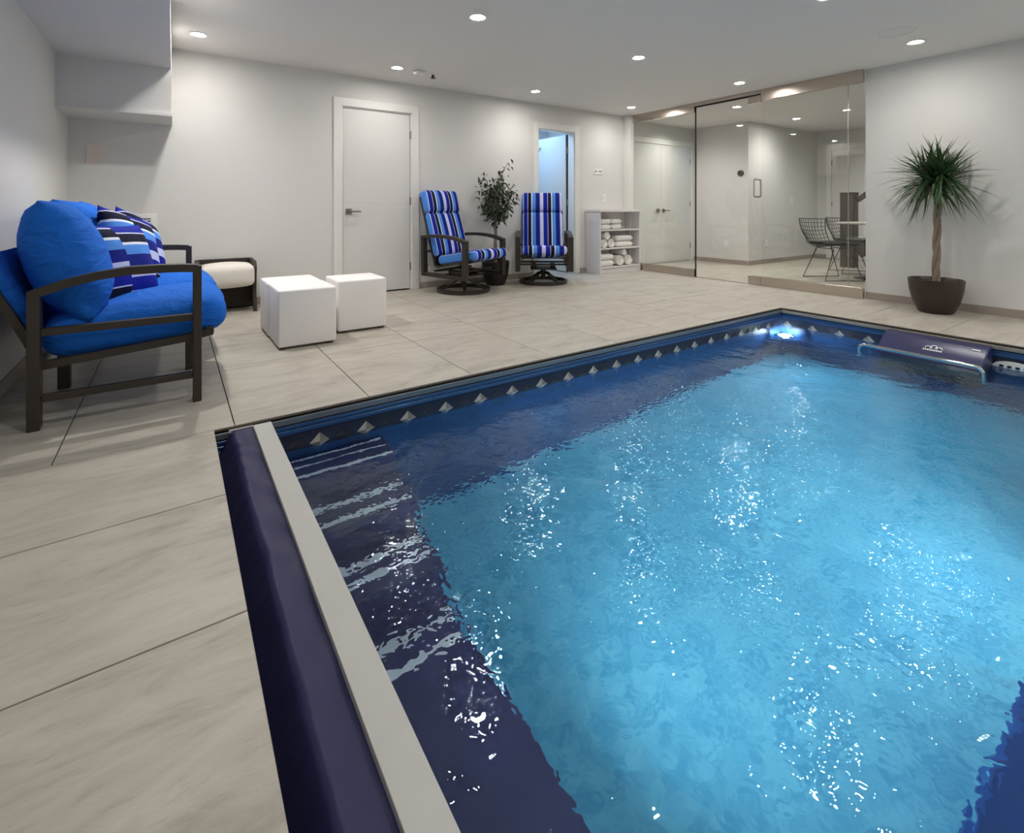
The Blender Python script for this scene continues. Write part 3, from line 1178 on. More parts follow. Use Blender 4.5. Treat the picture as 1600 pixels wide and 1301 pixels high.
for (x, y), lb in zip([(6.58, 4.0), (8.22, 3.98), (3.66, 1.57), (1.89, 1.57)],
                      ['glowing recessed light behind the glass door, in the next room ceiling',
                       'glowing recessed light behind the fixed glass, deeper in the next room ceiling',
                       'recessed ceiling light above the swim unit half of the pool, mirrored on the water',
                       'recessed ceiling light above the stepped half of the pool, mirrored on the water']):
    o = copy_tree(proto)
    o.location = (x, y, CEIL)
    tag(o, lb, 'ceiling light', GL)

t = empty('motion_sensor', (2.14, 4.84, CEIL))
tag(t, 'small white boxy sensor on the ceiling beside a recessed light', 'sensor')
link_bm('housing', bx((-0.06, -0.04, -0.032), (0.05, 0.04, 0.0), 0.008, 2), M_PLATE, t, smooth=True)
link_bm('lens_window', bx((-0.068, -0.02, -0.026), (-0.055, 0.02, -0.006), 0.003, 1), M_CAB, t)
t = empty('sprinkler_head', (2.31, 4.89, CEIL))
tag(t, 'small chrome and black sprinkler head on the ceiling behind the white sensor', 'sprinkler')
bm = bmesh.new()
lathe(bm, [(0, -0.002), (0.05, -0.004), (0.052, 0.0), (0, 0.0)], 24)
link_bm('flange', bm, M_PLATE, t, smooth=True)
bm = bmesh.new()
lathe(bm, [(0, -0.030), (0.012, -0.030), (0.014, -0.004), (0, -0.004)], 12)
for k in range(6):
    a = k * PI / 3
    box(bm, (0.012 * math.cos(a) - 0.006, 0.012 * math.sin(a) - 0.006, -0.036), (0.03 * math.cos(a) + 0.006, 0.03 * math.sin(a) + 0.006, -0.031))
link_bm('deflector', bm, M_BLACK, t)
t = empty('ceiling_speaker', (4.87, 1.57, CEIL))
tag(t, 'flush round white speaker grille in the ceiling near the right wall', 'speaker')
bm = bmesh.new()
lathe(bm, [(0.118, 0), (0.128, 0), (0.128, -0.004), (0.118, -0.005)], 40, closed=True)
link_bm('rim', bm, M_CEIL, t, smooth=True)
bm = bmesh.new()
lathe(bm, [(0, -0.003), (0.117, -0.002), (0.117, 0), (0, 0)], 40)
link_bm('grille', bm, M_CEIL, t)

# ------------------------------------------------------------------ wall plates, vent, thermostat


def plate(name, c, w_, h_, axis, label, cat, marks=(), mm=None, pm=None):
    """axis 'y': on a wall facing -y ; 'x': on a wall facing -x"""
    t = empty(name, c)
    tag(t, label, cat)

    def P(a0, a1, d0, d1, z0, z1, bev):
        if axis == 'y':
            return bx((a0, -d1, z0), (a1, -d0, z1), bev, 1)
        return bx((-d1, a0, z0), (-d0, a1, z1), bev, 1)
    link_bm('cover_plate', P(-w_ / 2, w_ / 2, 0, 0.007, -h_ / 2, h_ / 2, 0.002), pm or M_PLATE, t)
    for a, z, ww, hh in marks:
        link_bm('rocker' if hh > 0.03 else 'toggle', P(a - ww / 2, a + ww / 2, 0.006, 0.010, z - hh / 2, z + hh / 2, 0.001), mm or M_CAB, t)
    return t


plate('light_switch', (5.24, YB, 1.485), 0.17, 0.085, 'y', 'white switch plate with dark markings above the towel shelves', 'switch',
      ((-0.045, 0, 0.045, 0.012), (0.045, 0, 0.045, 0.012)), M_BLACK)
plate('light_switch', (5.36, YB, 1.085), 0.085, 0.125, 'y', 'blank white switch plate just above the towel shelves', 'switch', ((0, 0, 0.035, 0.07),))
plate('power_outlet', (2.46, YB, 0.335), 0.075, 0.12, 'y', 'white outlet on the back wall behind the turned swivel chair', 'outlet',
      ((0, 0.025, 0.034, 0.032), (0, -0.025, 0.034, 0.032)))
plate('power_outlet', (3.08, YB, 0.20), 0.075, 0.10, 'y', 'low white outlet seen under the turned swivel chair', 'outlet',
      ((0, 0.022, 0.034, 0.032), (0, -0.022, 0.034, 0.032)))
plate('faint_wall_patch', (-0.55, YB, 1.385), 0.09, 0.16, 'y', 'faint pinkish rectangle on the wall below the low bulkhead', 'wall plate',
      (), None, mat('pinkish_patch', (222, 210, 203), 0.6))  # thin blank rectangle, slightly pinker than the wall
plate('power_outlet', (7.8, 4.93, 0.34), 0.075, 0.12, 'x', 'white outlet low on the wall behind the glass door', 'outlet',
      ((0, 0.025, 0.034, 0.032), (0, -0.025, 0.034, 0.032)))
plate('light_switch', (9.2, 4.54, 1.07), 0.075, 0.12, 'y', 'white switch plate on the wall behind the fixed glass', 'switch', ((0, 0, 0.034, 0.07),))
plate('power_outlet', (8.35, 4.54, 0.34), 0.075, 0.12, 'y', 'white outlet low on the wall behind the fixed glass', 'outlet',
      ((0, 0.025, 0.034, 0.032), (0, -0.025, 0.034, 0.032)))
t = empty('thermostat', (7.8, 4.67, 1.52))
tag(t, 'round black thermostat on the wall behind the glass door', 'thermostat')
bm = bmesh.new()
lathe(bm, [(0, 0.03), (0.045, 0.03), (0.052, 0.022), (0.054, 0.0), (0, 0.0)], 32)
bmesh.ops.transform(bm, matrix=Matrix.Rotation(R(-90), 4, 'Y'), verts=bm.verts)
link_bm('body', bm, M_BLACK, t, smooth=True)
bm = bmesh.new()
lathe(bm, [(0.040, 0.0305), (0.046, 0.0315), (0.049, 0.026)], 32)
bmesh.ops.transform(bm, matrix=Matrix.Rotation(R(-90), 4, 'Y'), verts=bm.verts)
link_bm('dial_ring', bm, M_NICKEL, t, smooth=True)

t = empty('air_vent', (-0.30, YB, 0.62))
tag(t, 'white louvred air return grille low on the back wall behind the pillows', 'vent')
bm = bmesh.new()
for lo, hi in (((-0.19, -0.012, 0), (0.185, 0, 0.035)), ((-0.19, -0.012, 0.225), (0.185, 0, 0.265)), ((-0.19, -0.012, 0.035), (-0.14, 0, 0.225)), ((0.14, -0.012, 0.035), (0.185, 0, 0.225))):
    box(bm, lo, hi, 0.002, 1)
link_bm('frame', bm, M_PLATE, t)
link_bm('duct_back', bx((-0.14, -0.002, 0.035), (0.14, 0.0, 0.225)), M_RUBBER, t)
for k in range(9):
    z = 0.045 + k * 0.0205
    Ms = Matrix.Translation((0, -0.006, z)) @ Matrix.Rotation(R(-35), 4, 'X')
    link_bm('louvre', bx((-0.14, -0.006, -0.003), (0.14, 0.005, 0.004), 0, 1, Ms), M_PLATE, t)

# ------------------------------------------------------------------ sofa
SO = Vector((-0.2, 3.62, 0))
sofa = empty('sofa', SO)
tag(sofa, 'outdoor loveseat with bright blue cushions and dark bronze metal frame by the left wall', 'sofa')


def sp(name, bm, m, smooth=False, parent=None):
    bmesh.ops.translate(bm, verts=bm.verts, vec=-SO)
    return link_bm(name, bm, m, parent or sofa, smooth)


ARMPTS = [(-0.482, 0.572), (-0.43, 0.590), (-0.384, 0.607), (-0.278, 0.633), (-0.167, 0.648), (-0.049, 0.650), (0.04, 0.647), (0.098, 0.642)]
for y0 in (2.83, 4.36):
    y1 = y0 + 0.062
    ym = (y0 + y1) / 2
    sp('leg', bx((-0.502, y0, 0), (-0.460, y1, 0.585), 0.003, 1), M_BRONZE)
    sp('leg', bx((0.080, y0, 0), (0.116, y1, 0.655), 0.003, 1), M_BRONZE)
    bm = bmesh.new()
    bar(bm, [(x, ym, z) for x, z in ARMPTS], 0.064, 0.036, (0, 1, 0))
    sp('armrest', bm, M_BRONZE)
    sp('side_rail', bx((-0.46, y0 + 0.012, 0.391), (0.08, y1 - 0.012, 0.423), 0.002, 1), M_BRONZE)
    sp('stretcher', bx((-0.46, y0 + 0.015, 0.113), (0.08, y1 - 0.015, 0.142), 0.002, 1), M_BRONZE)
for x0 in (-0.49, 0.06):
    sp('leg', bx((x0, 3.42, 0), (x0 + 0.05, 3.47, 0.27 if x0 < 0 else 0.31), 0.003, 1), M_BRONZE)
# seat frame: slanted apron bars and front/back rails
for y in (2.905, 4.345):
    bm = bmesh.new()
    bar(bm, [(-0.47, y, 0.255), (0.06, y, 0.300), (0.165, y, 0.318)], 0.03, 0.034, (0, 1, 0))
    sp('seat_frame', bm, M_BRONZE)
sp('seat_frame', bx((0.135, 2.92, 0.300), (0.172, 4.33, 0.336), 0.003, 1), M_BRONZE)
sp('seat_frame', bx((-0.50, 2.92, 0.245), (-0.465, 4.33, 0.275), 0.003, 1), M_BRONZE)
for y in (2.91, 4.34):
    bm = bmesh.new()
    bar(bm, [(-0.46, y, 0.25), (-0.56, y, 0.48), (-0.668, y, 0.70)], 0.03, 0.03, (0, 1, 0))
    sp('back_frame', bm, M_BRONZE)
sp('back_frame', bx((-0.683, 2.92, 0.685), (-0.655, 4.33, 0.715), 0.003, 1), M_BRONZE)
bm = bmesh.new()
bar(bm, [(-0.50, 3.62, 0.34), (-0.575, 3.62, 0.55), (-0.648, 3.62, 0.735)], 1.36, 0.035, (0, 1, 0))
sp('back_sling', bm, M_BLUE)

tilt = math.atan2(0.05, 0.62)
for yc in (3.268, 3.982):
    bm = bmesh.new()
    Mc = Matrix.Translation((-0.125, yc, 0.377)) @ Matrix.Rotation(-tilt, 4, 'Y')
    rbox(bm, (0.70, 0.71, 0.185), 0.082, 12, (0.02, 0.0, 0.022), Mc)
    for v in bm.verts:
        v.co.z += 0.010 * noise.noise(v.co * 5.0) + 0.006 * noise.noise(v.co * 11.0)
        v.co.x += 0.010 * noise.noise(v.co * 6.0 + Vector((5, 5, 5)))
    sp('seat_cushion', bm, M_BLUE, 'all')
for yc, lean, dz, yaw in ((3.235, -0.30, 0.0, 0.10), (3.95, -0.33, 0.01, -0.06)):
    bm = pillow_bm(0.68, 0.58, 0.31, 20, 0.04)
    Mc = Matrix.Translation((-0.425, yc, 0.695 + dz)) @ Matrix.Rotation(yaw, 4, 'Z') @ Matrix.Rotation(lean, 4, 'Y') @ Matrix(((0, 0, 1, 0), (1, 0, 0, 0), (0, 1, 0, 0), (0, 0, 0, 1)))
    bmesh.ops.transform(bm, matrix=Mc, verts=bm.verts)
    for v in bm.verts:
        v.co += Vector((0.012 * noise.noise(v.co * 5), 0.0, 0.010 * noise.noise(v.co * 6 + Vector((3, 1, 2)))))
    sp('back_cushion', bm, M_BLUE, 'all')

# striped throw pillows
PIL = [((-0.235, 3.40, 0.632), 0.55, -0.30, -0.05, 'striped blue and black throw pillow nearest the sofa arm'),
       ((-0.215, 3.83, 0.690), 0.45, -0.32, -0.28, 'striped throw pillow wedged between the other two on the sofa'),
       ((-0.175, 4.13, 0.680), 0.30, -0.30, -0.30, 'striped throw pillow at the far end of the blue sofa')]
pm = None
for (c, turn, lean, roll, lb) in PIL:
    if pm is None:
        po = link_bm('throw_pillow', pillow_bm(0.45, 0.45, 0.19, 18, 0.06), M_STRZ, None, 'all')
        pm = po.data
    else:
        po = bpy.data.objects.new('throw_pillow', pm)
        COL.objects.link(po)
    base = Matrix(((0, 0, 1, 0), (1, 0, 0, 0), (0, 1, 0, 0), (0, 0, 0, 1)))
    po.matrix_world = Matrix.Translation(c) @ Matrix.Rotation(-turn, 4, 'Z') @ Matrix.Rotation(lean, 4, 'Y') @ base @ Matrix.Rotation(roll, 4, 'Z')
    tag(po, lb, 'pillow', 'striped pillows on the sofa')

# ------------------------------------------------------------------ footstool with cream cushion
OO = (0.40, 5.18, 0)
ot = empty('footstool', OO)
tag(ot, 'dark framed low footstool with a cream cushion against the back wall', 'footstool')
for x0 in (-0.235, 0.205):
    bm = bmesh.new()
    prism(bm, [(0.20, 0.0), (0.20, 0.46), (-0.10, 0.45), (-0.135, 0.40), (-0.10, 0.20), (-0.15, 0.0), (-0.11, 0.0), (-0.02, 0.06), (0.10, 0.06), (0.15, 0.0)], 0, x0, x0 + 0.028)
    link_bm('side_panel', bm, M_WICK, ot)
link_bm('back_rail', bx((-0.207, 0.165, 0.10), (0.205, 0.20, 0.462), 0.003, 1), M_WICK, ot)
link_bm('front_panel', bx((-0.207, 0.10, 0.02), (0.205, 0.13, 0.235), 0.003, 1), M_WICK, ot)
bm = bmesh.new()
rbox(bm, (0.43, 0.33, 0.185), 0.045, 10, (0.0, 0.01, 0.025), Matrix.Translation((0, -0.01, 0.33)))
link_bm('cushion', bm, M_CREAM, ot, 'all')

# ------------------------------------------------------------------ white cube seats
CUB = [((0.755, 3.728), 'white vinyl cube seat nearest the pool, in front of two others'),
       ((0.748, 4.112), 'white vinyl cube seat hidden behind the nearest cube'),
       ((1.198, 3.952), 'white vinyl cube seat standing in front of the closed white door')]
cr = empty('cube_seat', (*CUB[0][0], 0))
bm = bx((-0.187, -0.187, 0.014), (0.187, 0.187, 0.392), 0.014, 3)
link_bm('body', bm, M_POUF, cr, smooth=True)
for sx in (-1, 1):
    for sy in (-1, 1):
        link_bm('foot', bx((sx * 0.15 - 0.018, sy * 0.15 - 0.018, 0), (sx * 0.15 + 0.018, sy * 0.15 + 0.018, 0.016)), M_WICK, cr)
for i, (p, lb) in enumerate(CUB):
    o = cr if i == 0 else copy_tree(cr)
    o.location = (*p, 0)
    tag(o, lb, 'cube seat', 'white cube seats')

# ------------------------------------------------------------------ swivel chairs
sw = empty('swivel_chair', (2.72, 4.95, 0), R(19))
bm = bmesh.new()
ringp = [(0.285 * math.cos(2 * PI * k / 40), 0.285 * math.sin(2 * PI * k / 40), 0.026) for k in range(40)]
lathe(bm, [(0.270, 0.0), (0.302, 0.0), (0.304, 0.04), (0.272, 0.044)], 44, closed=True)
link_bm('base_ring', bm, M_BRONZE, sw, smooth=True)
for k in range(4):
    a = k * PI / 2 + PI / 4
    d = Vector((math.cos(a), math.sin(a), 0))
    bm = bmesh.new()
    pts = [d * r_ + Vector((0, 0, z)) for r_, z in ((0.275, 0.024), (0.20, 0.045), (0.13, 0.085), (0.07, 0.125), (0.0, 0.140))]
    bar(bm, pts, 0.035, 0.022, d.cross(Vector((0, 0, 1))))
    link_bm('base_spoke', bm, M_BRONZE, sw)
bm = bmesh.new()
lathe(bm, [(0, 0.06), (0.03, 0.06), (0.034, 0.15), (0.028, 0.19), (0, 0.19)], 16)
link_bm('column', bm, M_BRONZE, sw, smooth=True)
bm = bmesh.new()
box(bm, (-0.16, -0.16, 0.178), (0.16, 0.16, 0.196), 0.003, 1)
for sx in (-1, 1):
    box(bm, (sx * 0.12 - 0.025, -0.10, 0.196), (sx * 0.12 + 0.025, 0.10, 0.245), 0.004, 1)
box(bm, (-0.30, -0.17, 0.235), (0.30, -0.14, 0.256), 0.002, 1)
box(bm, (-0.30, 0.14, 0.235), (0.30, 0.17, 0.256), 0.002, 1)
link_bm('rocker_plate', bm, M_BRONZE, sw)
for sx in (-1, 1):
    x = sx * 0.318
    bm = bmesh.new()
    bar(bm, [(x, 0.30, 0.185), (x, 0.305, 0.40), (x, 0.31, 0.612)], 0.060, 0.044, (1, 0, 0))
    link_bm('arm_post', bm, M_BRONZE, sw)
    bm = bmesh.new()
    bar(bm, [(x, -0.31, 0.178), (x, -0.31, 0.40), (x, -0.31, 0.575)], 0.060, 0.044, (1, 0, 0))
    link_bm('arm_post', bm, M_BRONZE, sw)
    bm = bmesh.new()
    bar(bm, [(x, 0.329, 0.615), (x, 0.20, 0.628), (x, 0.05, 0.632), (x, -0.10, 0.622), (x, -0.22, 0.602), (x, -0.329, 0.572)], 0.060, 0.034, (1, 0, 0))
    link_bm('armrest', bm, M_BRONZE, sw)
    bm = bmesh.new()
    bar(bm, [(x, 0.318, 0.205), (x, -0.328, 0.195)], 0.046, 0.040, (1, 0, 0))
    link_bm('bottom_rail', bm, M_BRONZE, sw)
    bm = bmesh.new()
    xs_ = sx * 0.262
    bar(bm, [(xs_, -0.36, 0.375), (xs_, -0.10, 0.335), (xs_, 0.14, 0.285), (xs_, 0.185, 0.30), (xs_, 0.25, 0.50), (xs_, 0.335, 0.78), (xs_, 0.405, 1.00), (xs_, 0.425, 1.06)], 0.022, 0.022, (1, 0, 0))
    box(bm, (min(xs_, x), 0.235, 0.445), (max(xs_, x), 0.262, 0.470))
    box(bm, (min(xs_, x), -0.32, 0.350), (max(xs_, x), -0.295, 0.372))
    link_bm('seat_rail', bm, M_BRONZE, sw)
bm = bmesh.new()
bar(bm, [(0, -0.36, 0.378), (0, -0.10, 0.338), (0, 0.14, 0.290), (0, 0.19, 0.315), (0, 0.25, 0.50), (0, 0.335, 0.78), (0, 0.42, 1.05)], 0.51, 0.010, (1, 0, 0))
link_bm('sling', bm, M_BLACK, sw)


def slabM(p0, p1, thick, off):
    """matrix whose local y runs from p0 to p1 in the yz plane, local z is the outward normal"""
    d = (Vector(p1) - Vector(p0))
    L_ = d.length
    d.normalize()
    nrm = Vector((1, 0, 0)).cross(d)
    c = (Vector(p0) + Vector(p1)) / 2 + nrm * off
    return Matrix(((1, 0, 0, c.x), (0, d.y, nrm.y, c.y), (0, d.z, nrm.z, c.z), (0, 0, 0, 1))), L_


# local x is stripes; each cushion keeps its own object frame so the stripes line up
for nm, p0, p1, th, wd, puff in (('seat_cushion', (0, -0.43, 0.445), (0, 0.155, 0.355), 0.105, 0.535, 0.018),
                                ('back_cushion', (0, 0.185, 0.395), (0, 0.335, 0.88), 0.105, 0.53, 0.012),
                                ('head_cushion', (0, 0.338, 0.872), (0, 0.405, 1.135), 0.130, 0.535, 0.022)):
    if nm == 'seat_cushion':
        Mm, L_ = slabM(p0, p1, th, 0.0)
    else:
        Mm, L_ = slabM(p1, p0, th, 0.0)
    bm = bmesh.new()
    rbox(bm, (wd, L_, th), 0.042, 10, (0, 0.0, puff))
    o = link_bm(nm, bm, M_STRX, sw, 'all')
    o.matrix_local = Mm
tag(sw, 'striped blue swivel rocking chair turned sideways beside the closed door', 'chair', 'striped swivel chairs')
sw2 = copy_tree(sw)
sw2.location = (3.86, 4.95, 0)
sw2.rotation_euler = (0, 0, R(-35.6))
tag(sw2, 'striped blue swivel rocking chair facing forward in front of the open doorway', 'chair', 'striped swivel chairs')

# ------------------------------------------------------------------ potted ficus
fi = empty('potted_ficus', (3.28, 5.16, 0))
tag(fi, 'small leafy ficus tree in a black pot between the two swivel chairs', 'potted plant')
bm = bmesh.new()
lathe(bm, [(0, 0), (0.10, 0), (0.125, 0.02), (0.155, 0.12), (0.168, 0.22), (0.172, 0.285), (0.160, 0.29), (0.158, 0.26), (0, 0.26)], 32)
link_bm('pot', bm, M_POTB, fi, smooth=True)
bm = bmesh.new()
lathe(bm, [(0, 0.268), (0.157, 0.262), (0.157, 0.255), (0, 0.255)], 24)
link_bm('soil', bm, M_SOIL, fi)
bm = bmesh.new()
for ph in (0, 2.1, 4.2):
    tube(bm, [(0.014 * math.cos(ph + z * 9) * (1 - z * 0.3), 0.014 * math.sin(ph + z * 9) * (1 - z * 0.3), z) for z in np.linspace(0.25, 1.1, 16)], 0.011, 6)
br = []
rnd = random.Random(3)
for k in range(22):
    a = k * 2.4
    z0 = 0.74 + 0.34 * k / 22
    ln = (0.20 if z0 < 0.95 else 0.17) * rnd.uniform(0.7, 1.15)
    up = rnd.uniform(0.10, 0.32)
    p0 = Vector((0, 0, z0))
    tipv = Vector((math.cos(a) * ln, math.sin(a) * ln, z0 + up))
    if tipv.y > 0.12:
        tipv.y = 0.12
    br.append((p0, tipv))
br += [(Vector((0.02, 0, 1.05)), Vector((0.06, -0.02, 1.36))), (Vector((0.06, -0.02, 1.30)), Vector((0.16, -0.03, 1.50)))]
for a, b in br:
    tube(bm, [a, (a + b) / 2 + Vector((0, 0, 0.02)), b], [0.006, 0.004, 0.002], 5)
link_bm('trunk', bm, M_BARK, fi, smooth=True)
bm = bmesh.new()


def leaf(bm, p, d, L_, w_, nrm):
    d = d.normalized()
    sd = d.cross(nrm)
    sd = sd.normalized() if sd.length > 1e-4 else Vector((1, 0, 0))
    up = sd.cross(d)
    a = bm.verts.new(p)
    m1 = bm.verts.new(p + d * L_ * 0.45 + sd * w_ / 2 + up * 0.004)
    m2 = bm.verts.new(p + d * L_ * 0.45 - sd * w_ / 2 + up * 0.004)
    mm = bm.verts.new(p + d * L_ * 0.5 - up * 0.003)
    e = bm.verts.new(p + d * L_ - up * 0.012)
    bm.faces.new((a, m1, mm))
    bm.faces.new((a, mm, m2))
    bm.faces.new((m1, e, mm))
    bm.faces.new((mm, e, m2))


for bi, (a, b) in enumerate(br):
    nlf = 38 if bi < 22 else 16
    for k in range(nlf):
        t_ = rnd.uniform(0.15, 1.05)
        p = a.lerp(b, t_) + Vector((rnd.gauss(0, 0.030), rnd.gauss(0, 0.030), rnd.gauss(0, 0.035)))
        p.y = min(p.y, 0.13)
        d = Vector((p.x * 1.5 + rnd.gauss(0, 0.4), p.y * 1.5 + rnd.gauss(0, 0.4), -0.45 + rnd.gauss(0, 0.35)))
        leaf(bm, p, d, rnd.uniform(0.052, 0.082), rnd.uniform(0.024, 0.036), Vector((rnd.gauss(0, .5), rnd.gauss(0, .5), 1)))
fo = link_bm('foliage', bm, M_LEAF, fi)
fo['kind'] = 'stuff'

# ------------------------------------------------------------------ potted dracaena
dr = empty('potted_dracaena', (5.665, 1.535, 0))
tag(dr, 'tall spiky dracaena with a braided trunk in a brown bowl pot by the right wall', 'potted plant')
bm = bmesh.new()
lathe(bm, [(0, 0), (0.118, 0), (0.130, 0.012), (0.168, 0.10), (0.192, 0.20), (0.202, 0.296), (0.195, 0.300), (0.188, 0.292), (0.182, 0.262), (0, 0.262)], 40)
link_bm('pot', bm, M_POT, dr, smooth=True)
bm = bmesh.new()
lathe(bm, [(0, 0.275), (0.10, 0.272), (0.181, 0.264), (0.181, 0.25), (0, 0.25)], 32)
link_bm('soil', bm, M_SOIL, dr)
for ph in (0, 2.094, 4.189):
    bm = bmesh.new()
    tube(bm, [(0.017 * math.cos(ph + z * 9.5) + 0.03 * (z - 0.27), 0.017 * math.sin(ph + z * 9.5) - 0.01 * (z - 0.27), z) for z in np.linspace(0.25, 1.14, 26)],
         [0.017 - 0.004 * i / 25 for i in range(26)], 8)
    link_bm('trunk', bm, M_BARK, dr, smooth=True)
rnd = random.Random(21)
heads = [Vector((0.03, 0.0, 1.15)), Vector((0.0, -0.04, 1.22)), Vector((0.0, 0.05, 1.20))]
XW = XR - 5.665 - 0.012
for k in range(285):
    hd = heads[k % 3] + Vector((rnd.gauss(0, 0.012), rnd.gauss(0, 0.012), rnd.uniform(-0.06, 0.05)))
    az = rnd.uniform(0, 2 * PI)
    el = math.asin(rnd.uniform(-0.35, 1.0))
    L_ = rnd.uniform(0.32, 0.45) * (1.0 if el > 0 else 0.85)
    if el > 1.1:
        L_ *= 0.95
    d = Vector((math.cos(az) * math.cos(el), math.sin(az) * math.cos(el), math.sin(el)))
    droop = rnd.uniform(0.03, 0.16) * (1.3 - math.sin(max(el, 0))) + (0.12 if el < 0.1 else 0)
    sd = d.cross(Vector((0, 0, 1)))
    sd = sd.normalized() if sd.length > 1e-3 else Vector((1, 0, 0))
    bm = bmesh.new()
    pv = None
    ns = 7
    wid = rnd.uniform(0.009, 0.014)
    for i in range(ns + 1):
        t_ = i / ns
        c = hd + d * L_ * t_ + Vector((0, 0, -droop * t_ ** 2.2))
        if c.x > XW:
            c.z += (c.x - XW) * 0.3
            c.x = XW - 0.004 * (k % 3)
        wv = wid * (0.6 + 1.2 * t_ if t_ < 0.3 else max(0.03, 1 - ((t_ - 0.3) / 0.7) ** 1.6))
        sdv = sd if c.x < XW - 0.02 else Vector((0, sd.y, sd.z))
        up = Vector((0, 0, 1)) if abs(d.z) < 0.95 else Vector((1, 0, 0))
        r_ = [bm.verts.new(c + sdv * wv), bm.verts.new(c - d.cross(sd) * 0.0 - up * 0.35 * wv * (1 if c.x < XW - 0.03 else 0)), bm.verts.new(c - sdv * wv)]
        if pv:
            bm.faces.new((pv[0], r_[0], r_[1], pv[1]))
            bm.faces.new((pv[1], r_[1], r_[2], pv[2]))
        pv = r_
    link_bm('leaf', bm, M_SPIKE if k % 4 else M_SPIKE2, dr, smooth=True)

# ------------------------------------------------------------------ towel shelves
CX0, CX1, CY0, CY1 = 4.995, 5.835, 5.10, 5.395
cb = empty('shelving_unit', (CX0, CY0, 0))
tag(cb, 'low open white shelving unit with rolled towels beside the glass wall', 'shelf')


def cp(name, lo, hi):
    link_bm(name, bx((lo[0] - CX0, lo[1] - CY0, lo[2]), (hi[0] - CX0, hi[1] - CY0, hi[2]), 0.0015, 1), M_CAB, cb)


cp('side_panel', (CX0, CY0, 0), (CX0 + 0.02, CY1, 0.885))
cp('side_panel', (CX1 - 0.02, CY0, 0), (CX1, CY1, 0.885))
cp('top_panel', (CX0 - 0.012, CY0 - 0.012, 0.885), (CX1 + 0.012, CY1, 0.915))
cp('back_panel', (CX0 + 0.02, CY1 - 0.012, 0.0), (CX1 - 0.02, CY1, 0.885))
SH = (0.095, 0.365, 0.630)
for z in SH:
    cp('shelf', (CX0 + 0.02, CY0 + 0.004, z - 0.02), (CX1 - 0.02, CY1 - 0.012, z))
cp('toe_kick', (CX0 + 0.02, CY0 + 0.02, 0.0), (CX1 - 0.02, CY0 + 0.035, 0.075))


def folded_bm(w_, d_, h_):
    """a thick towel folded in layers: rounded fold at -x front"""
    bm = bmesh.new()
    rbox(bm, (w_, d_, h_), h_ * 0.46, 6, (0, 0, 0.002), Matrix.Translation((0, 0, h_ / 2)))
    rbox(bm, (w_ * 0.9, d_ * 0.96, h_ * 0.3), h_ * 0.12, 4, (0, 0, 0), Matrix.Translation((0.012, -0.006, h_ * 0.5)))
    return bm


def roll_bm(r, L_):
    """rolled towel lying along y, spiral showing on the end"""
    bm = bmesh.new()
    turns, n = 3.0, 54
    pin, pout = [], []
    for i in range(n + 1):
        a = 2 * PI * turns * i / n
        rr = r * (0.18 + 0.82 * i / n)
        pin.append((rr * math.cos(a), rr * math.sin(a)))
        pout.append(((rr - 0.22 * r) * math.cos(a), (rr - 0.22 * r) * math.sin(a)))
    for ys_ in ((-L_ / 2, L_ / 2),):
        va = [bm.verts.new((p[0], ys_[0], p[1] + r)) for p in pin]
        vb = [bm.verts.new((p[0], ys_[1], p[1] + r)) for p in pin]
        wa = [bm.verts.new((p[0] * 0.97, ys_[0] + 0.006, p[1] * 0.97 + r)) for p in pout]
        for i in range(n):
            bm.faces.new((va[i], va[i + 1], vb[i + 1], vb[i]))
            bm.faces.new((va[i], wa[i], wa[i + 1], va[i + 1]))
        c = bm.verts.new((0, ys_[0] + 0.012, r))
        cb_ = bm.verts.new((0, ys_[1], r))
        for i in range(n - 18, n):
            bm.faces.new((vb[i], vb[i + 1], cb_))
        for i in range(18):
            bm.faces.new((wa[i], wa[i + 1], c))
    bmesh.ops.recalc_face_normals(bm, faces=bm.faces)
    return bm


_tow = {}


def towel(kind, x, y, z, label, size):
    key = (kind, size)
    if key not in _tow:
        bm = folded_bm(*size) if kind == 'f' else roll_bm(*size)
        o = link_bm('towel', bm, M_TOWEL, None, 50)
        _tow[key] = o.data
    else:
        o = bpy.data.objects.new('towel', _tow[key])
        COL.objects.link(o)
    o.location = (x, y, z + (0.003 if kind == 'f' else 0.0) + (0.005 if 'upper' in label else 0.0))
    tag(o, label, 'towel', 'white towels on the shelves')
    return o


yc = CY0 + 0.14
F1 = (0.20, 0.22, 0.070)
z = SH[2]
towel('f', 5.155, yc, z, 'folded white towel on the top shelf, lower one of the stack by the side panel', F1)
towel('f', 5.155, yc, z + 0.071, 'folded white towel on the top shelf, upper one of the stack by the side panel', F1)
towel('f', 5.37, yc, z, 'folded white towel on the top shelf, lower one of the inner stack', F1)
towel('f', 5.37, yc, z + 0.071, 'folded white towel on the top shelf, upper one of the inner stack', F1)
z = SH[1]
towel('r', 5.10, yc, z, 'rolled white towel on the middle shelf, against the side panel', (0.071, 0.24))
towel('r', 5.245, yc, z, 'rolled white towel on the middle shelf, beside the folded pair', (0.071, 0.24))
towel('r', 5.16, yc, z + 0.120, 'rolled white towel on the middle shelf, resting on two rolls', (0.062, 0.24))
F2 = (0.36, 0.22, 0.080)
towel('f', 5.53, yc, z, 'wide folded white towel on the middle shelf, lower one of the pair', F2)
towel('f', 5.53, yc, z + 0.081, 'wide folded white towel on the middle shelf, upper one of the pair', F2)
z = SH[0]
F3 = (0.29, 0.22, 0.085)
towel('f', 5.17, yc, z, 'folded white towel on the bottom shelf, lower one of the pair', F3)
towel('f', 5.17, yc, z + 0.086, 'folded white towel on the bottom shelf, upper one of the pair', F3)
towel('r', 5.425, yc, z, 'rolled white towel on the bottom shelf, beside the folded pair', (0.084, 0.24))
